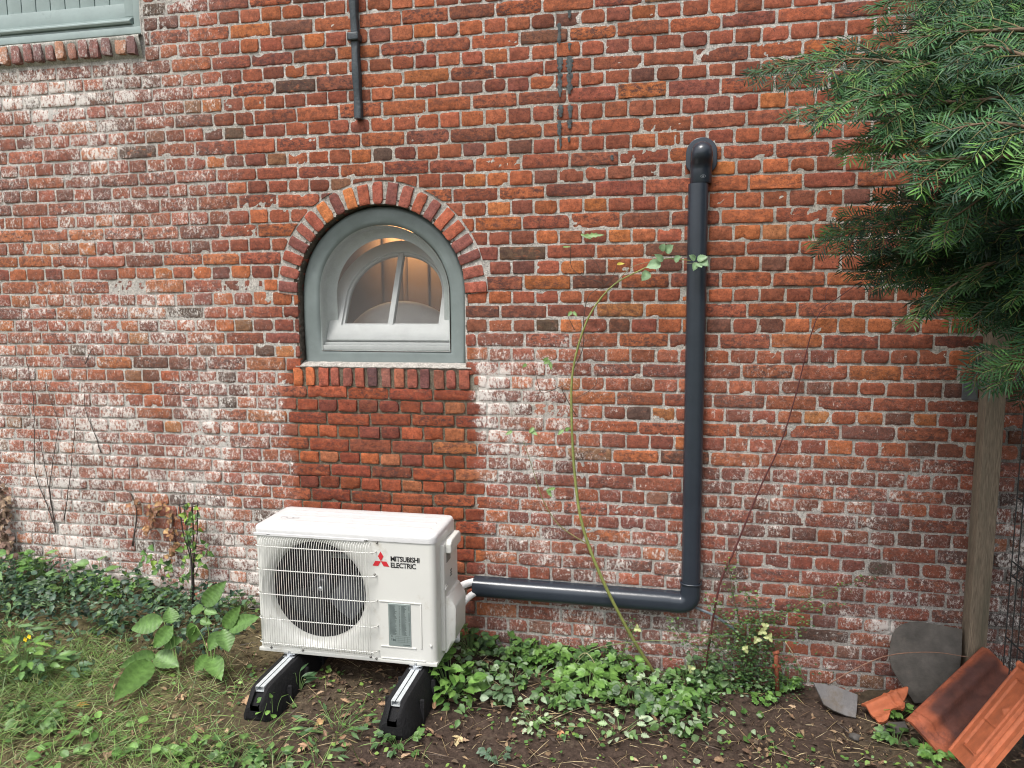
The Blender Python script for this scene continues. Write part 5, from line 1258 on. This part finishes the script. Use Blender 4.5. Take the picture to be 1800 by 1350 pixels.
# loose trailing stems
for (pts, c, lab) in [([(1000, 1185), (1040, 1145), (1120, 1130), (1190, 1128), (1260, 1120)], (.14, .18, .07), 'long thin green stem trailing across the weeds to the bramble'),
 ([(965, 1270), (1010, 1250), (1095, 1222)], (.40, .34, .20), 'pale dry stalk lying at the front edge of the weeds'),
 ([(1000, 1180), (1030, 1150), (1060, 1195)], (.32, .30, .16), 'bent pale stalk in the middle of the weeds'),
 ([(1192, 1195), (1230, 1225), (1290, 1275), (1340, 1330)], (.20, .13, .08), 'brown stick lying on the soil right of the weeds'),
 ([(1455, 1205), (1520, 1170), (1570, 1153), (1640, 1149), (1705, 1158)], (.22, .12, .08), 'thin reddish stem crossing in front of the grey curved slate'),
 ([(1380, 1130), (1400, 1165), (1408, 1195)], (.30, .22, .14), 'thin tan stem hanging beside the rusty stake')]:
    P = []
    for i, p in enumerate(pts):
        g = G(*p) if p[1] > 1170 and p[0] < 1450 else atY(p[0], p[1], -.18 if p[0] > 1450 else -.12)
        P.append(g+np.array([0, 0, .006]))
    mb = MB(); tube(mb, spline(P, 7), [.0028, .0015], 6, c=c, wob=.1); tag(mb.build('loose_stem', M_twig), lab, 'stem')

# ------------------------------------------------------------------ fence post, wire fence, bracket
M_wood = surf('weathered_wood', (.215, .17, .12), .8, var=.5, vscale=40, aniso=(9, 9, .55), bump=1., bscale=50, dirt=(.09, .09, .06), dscale=2.5, dlo=.52)
ps = thing('fence_post', 'weathered grey-brown wooden post fixed to the wall at the right', 'post', (4.69, -.06, 0))
mb = MB(); box(mb, 4.656, 4.730, -.080, -.006, -.05, 2.75, .006, 2); mb.build('post', M_wood, ps, sharp=40)
mb = MB(); box(mb, 4.59, 4.652, -.012, -.007, 1.335, 1.41, .003, 1)
for dz in (1.35, 1.395): tube(mb, [(4.605, -.012, dz), (4.605, -.016, dz)], .006, 8)
mb.build('bracket', surf('bracket_grey', (.12, .13, .14), .6, metal=.3), ps, sharp=40)
wf = thing('wire_fence', 'dark wire panel fence running from the wooden post toward the viewer', 'fence', (4.80, -1.2, 0))
M_fw = surf('fence_wire', (.022, .024, .024), .5, var=.2)
mb = MB()
y = -.13
while y > -2.9: tube(mb, [(4.775, y, -.02), (4.775, y, 1.95)], .0026, 6, cap=False); y -= .05
mb.build('vertical_wires', M_fw, wf); mb = MB()
for z in (.12, .35, .62, .68, .95, 1.2, 1.42, 1.48, 1.75, 1.92):
    dx = .03 if z in (.62, 1.42) else 0
    tube(mb, [(4.781+dx*0, -.12, z), (4.781, -2.9, z)], .003, 6, cap=False)
    if z in (.62, 1.42):
        yy = -.13
        while yy > -2.9: tube(mb, [(4.781, yy, z), (4.80+.01, yy, z+.03), (4.781, yy, z+.06)], .0026, 5, cap=False); yy -= .05
mb.build('horizontal_wires', M_fw, wf)

# ------------------------------------------------------------------ roof tiles and slates on the ground at the right
def basis(P0, P1, P2):
    """frame with origin P0, u along P0->P2 (length), v along P0->P1 (width)"""
    u = norm(P2-P0); v = P1-P0; v = norm(v-u*(v @ u)); n_ = np.cross(u, v)
    M = Matrix(((u[0], v[0], n_[0], P0[0]), (u[1], v[1], n_[1], P0[1]), (u[2], v[2], n_[2], P0[2]), (0, 0, 0, 1)))
    return M, np.linalg.norm(P2-P0), abs((P1-P0) @ v)
def heightfield(mb, M, L, Wd, fn, nu=60, nv=40, th=.014, flip=1, c=(1, 1, 1), outline=None):
    us = np.linspace(0, L, nu); vs = np.linspace(0, Wd, nv); u, v = np.meshgrid(us, vs, indexing='ij')
    if outline: u, v = outline(u/L, v/Wd); u = u*L; v = v*Wd
    h = fn(u, v)
    A = np.column_stack([u.ravel(), v.ravel(), (h*flip).ravel()]); B = np.column_stack([u.ravel(), v.ravel(), ((h-th)*flip).ravel()])
    P = np.concatenate([A, B]); P = P @ np.array(M.to_3x3()).T+np.array(M.translation)
    n = nu*nv; f = grid_f(nu, nv)+[tuple(n+i for i in q[::-1]) for q in grid_f(nu, nv)]
    edge = [i*nv for i in range(nu)]+[(nu-1)*nv+j for j in range(1, nv)]+[i*nv+nv-1 for i in range(nu-2, -1, -1)]+[j for j in range(nv-2, 0, -1)]
    for k in range(len(edge)): a, b = edge[k], edge[(k+1) % len(edge)]; f.append((a, b, n+b, n+a))
    mb.add(P, f, c)
bar = lambda x, a, b, s_=.002: ss(a-s_, a+s_, x)*ss(b+s_, b-s_, x)
M_terra = surf('terracotta', (.40, .112, .046), .72, var=.22, vscale=24, bump=.5, bscale=110, dirt=(.22, .085, .055), dscale=9, dlo=.60)
M_terra_d = surf('weathered_terracotta', (1, 1, 1), .72, attr=True, var=.3, vscale=20, bump=.8, bscale=90, spec=.3, dirt=(.09, .04, .035), dscale=9, dlo=.50)
M_slate = surf('slate', (.070, .064, .058), .75, var=.25, vscale=18, bump=.7, bscale=70, dirt=(.12, .09, .07), dscale=12, dlo=.6)
# weathered tile
P0 = atZ(1597, 1262, .12); P2 = atY(1738, 1128, -.07); P1 = atZ(1628, 1312, .045)
M, L, Wd = basis(P0, P1, P2); sgn = 1 if (M.to_3x3() @ Vector((0, 0, 1))).dot(Vector(CAM-P0)) > 0 else -1
t = thing('roof_tile', 'weathered dark red clay roof tile leaning on the pile against the post', 'roof tile', tuple(P0), 'clay roof tiles at the right')
L = .55; Wd = .235
def f1(u, v):
    roll = .024*np.exp(-((v-.055)/.028)**2)+.010*np.exp(-((v-.135)/.022)**2)
    h = roll*ss(.015, .05, u)*ss(L, L-.03, u)+.010*bar(v, .205, .215)+.010*bar(v, .225, .235)+.004*bar(v, .165, .172)
    h = h+.012*ss(.055, .03, v)*0+.006*bar(u, .02, .027)*ss(.2, .05, v)+.006*bar(u, .045, .05)*ss(.2, .05, v)-.010*bar(v, -.01, .012)
    return h-.02*((v-Wd/2)/Wd)**2
uu, vv = np.meshgrid(np.linspace(0, L, 70), np.linspace(0, Wd, 60), indexing='ij'); k_ = ss(.07, .12, uu+.02*(fbm(uu*30, vv*30, 3)-.5))*ss(L-.0, L-.05, uu)*ss(.006, .03, vv)*ss(.205, .185, vv)
k_ = (k_*(.65+.35*fbm(uu*14, vv*30, 8)))[..., None]; tc_ = (np.array([.30, .085, .042])*(1-k_)+np.array([.045, .024, .022])*k_).reshape(-1, 3)
mb = MB(); heightfield(mb, M, L, Wd, f1, 70, 60, .013, sgn, c=np.concatenate([tc_, tc_])); mb.build('tile_body', M_terra_d, t, sharp=50)
# bright orange tile
P0 = atZ(1668, 1318, .10); P2 = atY(1788, 1168, -.32); P1 = P0+(atZ(1700, 1375, -.0)-P0)
P2 = atD(1790, 1170, 2.62)
M, _, _ = basis(P0, atD(1705, 1372, 2.42), P2); sgn = 1 if (M.to_3x3() @ Vector((0, 0, 1))).dot(Vector(CAM-P0)) > 0 else -1
t = thing('roof_tile', 'bright orange clay roof tile with raised ribs in the bottom right corner', 'roof tile', tuple(P0), 'clay roof tiles at the right')
L = .42; Wd = .27
def f2(u, v):
    h = .007*bar(v, .055, .062)*bar(u, .06, .36)+.006*(bar(u, .05, .056)+bar(u, .355, .361))*bar(v, .055, .16)+.006*bar(v, .155, .162)*bar(u, .06, .36)
    h = h+.012*bar(v, .195, .207)+.010*bar(v, .225, .24)+.006*bar(v, 0, .012)+.008*bar(u, L-.02, L)+.004*bar(u, .17, .175)*bar(v, .06, .15)
    h = h+.014*np.maximum(0, 1-np.hypot((u-.24)/.02, (v-.13)/.012)); return h
mb = MB(); heightfield(mb, M, L, Wd, f2, 110, 80, .014, sgn); mb.build('tile_body', M_terra, t, sharp=50)
# broken piece
P0 = atZ(1517, 1236, .045); P2 = atZ(1573, 1212, .09); P1 = atZ(1562, 1262, .035)
M, L, Wd = basis(P0, P1, P2); sgn = 1 if (M.to_3x3() @ Vector((0, 0, 1))).dot(Vector(CAM-P0)) > 0 else -1
t = thing('roof_tile', 'small broken orange tile fragment with ridges lying on the litter', 'roof tile', tuple(P0), 'clay roof tiles at the right')
L *= 1.12
def f3(u, v): return .020*np.maximum(0, np.sin(np.pi*np.clip(v/(Wd*.55), 0, 1)))**1.5+.008*bar(u, L*.55, L*.62)+.008*bar(u, L*.75, L*.82)+.008*bar(v, Wd*.75, Wd*.82)
def o3(u, v): return u*(1+.18*np.sin(v*5)*u)-.05, v*(1-.25*u+.1*np.sin(u*9))
mb = MB(); heightfield(mb, M, L, Wd, f3, 46, 40, .012, sgn, outline=o3); mb.build('tile_body', M_terra, t, sharp=50)
# curved grey slate / tile back leaning on the wall
def onplane(px, py, p0, n_):
    d = ray(px, py); return CAM+d*(((p0-CAM) @ n_)/(d @ n_))
def plate(mb, pts, p0, n_, th, bulge=0, c=(1, 1, 1)):
    n_ = norm(np.array(n_, float)); P = [onplane(a, b, p0, n_) for a, b in pts]; cen = sum(P)/len(P); n = len(P); V = []
    for (k, sc) in ((-th, .995), (-.0015, 1), (.0, .985), (bulge*.6, .7), (bulge, .35)):
        for q_, p in enumerate(P): V.append(cen+(p-cen)*(sc+(.004*math.sin(q_*2.3) if sc > .9 else 0))+n_*k)
    f = []
    for l in range(4):
        for i in range(n): f.append((l*n+i, l*n+(i+1) % n, (l+1)*n+(i+1) % n, (l+1)*n+i))
    f.append(tuple(4*n+i for i in range(n))); f.append(tuple(range(n-1, -1, -1))); mb.add(V, f, c)
mb = MB(); p0 = atY(1608, 1232, -.13)
plate(mb, [(1564, 1160), (1565, 1135), (1568, 1118), (1575, 1106), (1586, 1098), (1600, 1093), (1620, 1093), (1650, 1098), (1692, 1106), (1690, 1150), (1684, 1215), (1650, 1236), (1608, 1236), (1598, 1222), (1580, 1196), (1568, 1176)], p0, (-.12, -1, .34), .012, .006)
tag(mb.build('curved_slate', M_slate2 := surf('brown_slate', (.085, .076, .066), .8, attr=True, var=.35, vscale=16, bump=.9, bscale=60, dirt=(.13, .11, .09), dscale=10, dlo=.58), sharp=60), 'large dark grey rounded slate leaning on the wall beside the post', 'slate')
# flat small slate
def slab(name, pts, z, th, lab, m_=None, cat='slate'):
    P = [atZ(a, b, zz) for (a, b), zz in zip(pts, z)]; mb = MB(); n = len(P); V = [tuple(p) for p in P]+[(p[0], p[1]+th*.5, p[2]-th) for p in P]
    mb.add(V, [tuple(range(n))]+[tuple(range(2*n-1, n-1, -1))]+[(i, n+i, n+(i+1) % n, (i+1) % n) for i in range(n)])
    tag(mb.build(name, m_ or M_slate, smooth=False), lab, cat)
mb = MB(); plate(mb, [(1430, 1200), (1450, 1202), (1470, 1206), (1508, 1221), (1507, 1240), (1505, 1262), (1488, 1258), (1466, 1249), (1448, 1238), (1440, 1220)], atZ(1505, 1262, .012), (.05, -.62, .78), .009)
tag(mb.build('flat_slate', surf('grey_slate', (.105, .10, .10), .6, var=.3, vscale=14, bump=.8, bscale=60, dirt=(.09, .07, .05), dscale=16, dlo=.5), sharp=50), 'small flat grey slate piece lying tilted left of the broken tile', 'slate')
slab('slate_shard', [(1545, 1282), (1560, 1270), (1590, 1268), (1597, 1282), (1580, 1290)], [.02, .03, .03, .02, .015], .008, 'dark slate shard beneath the weathered tile')
mb = MB(); c0 = G(1503, 1298); 
V = []; 
for i in range(10):
    for j in range(10):
        a = 2*math.pi*i/10; b = math.pi*(j/9-.5); r_ = 1+.25*math.sin(3*a+2*b); V.append((c0[0]+.022*r_*math.cos(a)*math.cos(b), c0[1]+.02*r_*math.sin(a)*math.cos(b), c0[2]+.014*math.sin(b)+.006))
mb.add(V, grid_f(10, 10, closed=True)); tag(mb.build('stone', M_slate), 'small dark stone on the soil in front of the flat slate', 'stone')
# rusty iron stake
M_rust = surf('rust', (.20, .055, .025), .85, var=.35, vscale=60, bump=1., bscale=90)
st = thing('iron_stake', 'short rusty iron stake standing in the soil right of the rose bush', 'stake', G(1368, 1225))
b0 = G(1368, 1225); tp = atY(1364, 1150, b0[1]); mb = MB(); tube(mb, [b0-np.array([0, 0, .03]), b0+(tp-b0)*.75, tp], .010, 6, wob=.1); mb.build('rod', M_rust, st)
mb = MB(); q = b0+(tp-b0)*.72; tube(mb, [q-np.array([.018, 0, .004]), q+np.array([.018, 0, .004])], .011, 8, wob=.1); tube(mb, [tp-np.array([.012, 0, 0]), tp+np.array([.014, 0, .012])], .009, 6); mb.build('hook', M_rust, st)
# wall nail
p = atY(337, 702, 0); nr = thing('wall_hook', 'small zinc hook in the lime-washed bricks left of the window', 'hook', p)
nl = MB(); tube(nl, [p, p+np.array([.0, -.03, .0]), p+np.array([.018, -.036, .006])], .0035, 8); nl.build('nail', M_steel, nr)
nl = MB(); tube(nl, [p+np.array([-.022, -.026, -.002]), p+np.array([.02, -.030, .004])], .005, 8); nl.build('clip', M_steel, nr)

# ------------------------------------------------------------------ yew
yt = thing('yew_tree', 'dark green yew with long needled branches hanging in from the right', 'tree', (5.5, -1.3, 0))
YN, YS = MB(), MB(); ncount = [0]
def needles(P, nl, col, nrm_):
    P = np.array(P); seg = np.linalg.norm(np.diff(P, axis=0), axis=1); s_ = np.concatenate([[0], np.cumsum(seg)]); tot = s_[-1]
    n = max(4, int(tot/.0040)); q = np.linspace(0, tot, n); B = np.column_stack([np.interp(q, s_, P[:, k]) for k in range(3)])
    Tn = norm(np.gradient(B, axis=0)); side_ = norm(np.cross(Tn, nrm_)); up = np.cross(side_, Tn)
    sg = np.where(np.arange(n) % 2 == 0, 1., -1.)[:, None]
    tt = (q/tot)[:, None]
    ang = .55+.5*tt**3
    d = norm(sg*side_*(1-.35*tt**4)+Tn*ang+up*rng.normal(.10, .22, (n, 1)))
    L = nl*(.75+.5*np.sin(np.pi*np.clip(q/tot, 0, 1)*.9+.25))*rng.uniform(.8, 1.15, n)*.85
    c = np.array(col)[None]*rng.uniform(.7, 1.3, (n, 1))
    leaves(YN, B, d, norm(up+rng.normal(0, .35, (n, 3))), L, .0041, c, 'round', 4, 3, .5, .18); ncount[0] += n
def shoot(p, d, L, nrm_, lev, tone, nl):
    nseg = 6; P = [p]; dd = norm(d)
    for i in range(nseg):
        dd = norm(dd+np.array([0, 0, -.07])+rng.normal(0, .05, 3)); P.append(P[-1]+dd*L/nseg)
    tube(YS, P, [.0009+.009*L, .0008], 5, c=(.14, .11, .05) if lev == 0 else (.15, .19, .05), cap=False)
    young = rng.random() < .15
    col = np.array([(.017, .055, .020), (.025, .076, .023), (.036, .098, .026), (.012, .038, .018)][rng.integers(4)])*tone
    if young: col = np.array((.072, .165, .034))*tone
    needles(P, nl, col, nrm_)
    if lev > 0 or L > .09:
        k = .03; sgn = 1
        while k < L-.02:
            i = k/L*nseg; a = int(i); o = P[a]+(P[min(a+1, nseg)]-P[a])*(i-a); t_ = norm(P[min(a+1, nseg)]-P[a]); sd = norm(np.cross(t_, nrm_))
            l2 = min(.17 if lev > 0 else .07, (L-k)*(.55 if lev > 0 else .6)+.02)*rng.uniform(.6, 1.15)
            shoot(o, t_*.75+sgn*sd*.8+rng.normal(0, .1, 3), l2, norm(nrm_+rng.normal(0, .15, 3)), lev-1 if lev > 0 else -1, tone, nl) if lev >= 0 else None
            sgn = -sgn; k += rng.uniform(.020, .034)
BR = [((2050, 10, 1.95), (1650, 138, 2.05), (1312, 128, 2.15), 1), ((2050, 110, 1.85), (1680, 180, 1.95), (1390, 205, 2.05), 1), ((2050, 190, 1.85), (1700, 232, 1.95), (1475, 268, 2.05), 1),
 ((2000, -50, 1.9), (1700, -15, 2.0), (1530, 15, 2.1), 1), ((2000, 40, 1.7), (1780, 50, 1.8), (1590, 70, 1.9), 1), ((2050, 280, 1.55), (1760, 290, 1.65), (1555, 288, 1.75), 1.25), ((2050, 330, 1.9), (1750, 345, 2.0), (1540, 350, 2.15), .8),
 ((2050, 350, 1.9), (1700, 390, 2.1), (1435, 428, 2.3), .8), ((2050, 390, 1.9), (1750, 430, 2.1), (1495, 485, 2.3), .7), ((2000, 420, 1.8), (1760, 470, 1.95), (1590, 560, 2.1), .7), ((2000, 450, 1.8), (1820, 500, 1.9), (1690, 575, 2.0), .7),
 ((2000, 560, 1.75), (1880, 620, 1.85), (1790, 690, 1.95), .8), ((2050, 260, 2.0), (1750, 250, 2.1), (1520, 235, 2.2), .8), ((2050, 60, 2.0), (1720, 90, 2.1), (1480, 165, 2.2), .9), ((2050, 420, 2.1), (1760, 500, 2.25), (1610, 540, 2.35), .6), ((2050, 380, 2.1), (1700, 440, 2.3), (1530, 470, 2.4), .6), ((2050, 20, 2.0), (1760, 40, 2.1), (1545, 45, 2.2), .8),
 ((2000, 540, 1.7), (1850, 590, 1.8), (1702, 670, 1.9), .95), ((2000, 120, 1.5), (1820, 180, 1.6), (1640, 235, 1.7), 1.2), ((2050, 240, 1.6), (1820, 330, 1.7), (1650, 400, 1.8), 1.1), ((2050, 160, 1.6), (1850, 110, 1.7), (1660, 120, 1.8), 1.1)]
for i in range(44):
    px, py = rng.uniform(1560, 1830), rng.uniform(-30, 545)
    px = max(px, np.interp(py, [0, 60, 120, 280, 330, 380, 480, 545], [1590, 1680, 1570, 1580, 1660, 1620, 1650, 1700]))
    D = rng.uniform(1.9, 2.6); BR.append(((px+300, py-rng.uniform(20, 120), D-.15), (px+130, py-30, D-.05), (px, py, D), rng.uniform(.45, .8)))
for i in range(22):   # the part of the crown outside the picture
    px, py = rng.uniform(1850, 2200), rng.uniform(-500, 500); D = rng.uniform(1.7, 2.4); BR.append(((px+300, py-60, D), (px+130, py-20, D), (px, py, D), .8))
TR = np.array([5.5, -1.3, 0])
for (a, b, c_, tone) in BR:
    tone *= 1.0
    A, B_, C_ = atD(*a), atD(*b), atD(*c_); B_ = B_+rng.normal(0, .03, 3); P = np.array(spline([A, B_, (B_+C_)/2+np.array([0, 0, .02])+rng.normal(0, .014, 3), C_], 9))
    L = np.linalg.norm(np.diff(P, axis=0), axis=1).sum()
    tube(YS, P, [.008, .0045, .0012], 6, c=(.13, .085, .05)); root = np.array([5.5, -1.3, max(.8, A[2]-.35)]); tube(YS, spline([root, (root+A)/2+np.array([0, 0, .05]), A], 6), [.03, .008], 7, c=(.11, .06, .045))
    nm = norm(np.array([rng.normal(-.1, .2), -.75+rng.normal(0, .2), .75]))
    needles(P[-10:], .042, np.array((.035, .09, .034))*tone, nm)
    s_ = 0; seg = np.linalg.norm(np.diff(P, axis=0), axis=1); cum = np.concatenate([[0], np.cumsum(seg)]); k = .03; sg = 1
    while k < L-.012:
        o = np.array([np.interp(k, cum, P[:, j]) for j in range(3)]); j = min(len(P)-2, np.searchsorted(cum, k)); t_ = norm(P[min(j+1, len(P)-1)]-P[max(j-1, 0)]); sd = norm(np.cross(t_, nm))
        ll = min(.24, (L-k)*.46+.045)*rng.uniform(.65, 1.1); shoot(o, t_*.8+sg*sd*.75+rng.normal(0, .12, 3), ll, norm(nm+rng.normal(0, .2, 3)), 0, tone, .041)
        sg = -sg; k += rng.uniform(.019, .031)
YN.build('foliage', M_ever, yt); YS.build('branches', M_twig, yt)
mb = MB(); tube(mb, spline([(5.5, -1.3, -.1), (5.52, -1.28, 1), (5.47, -1.33, 2.2), (5.5, -1.3, 4.2)], 8), [.12, .10, .08, .03], 14, c=(.12, .065, .045), wob=.08); mb.build('trunk', M_twig, yt)
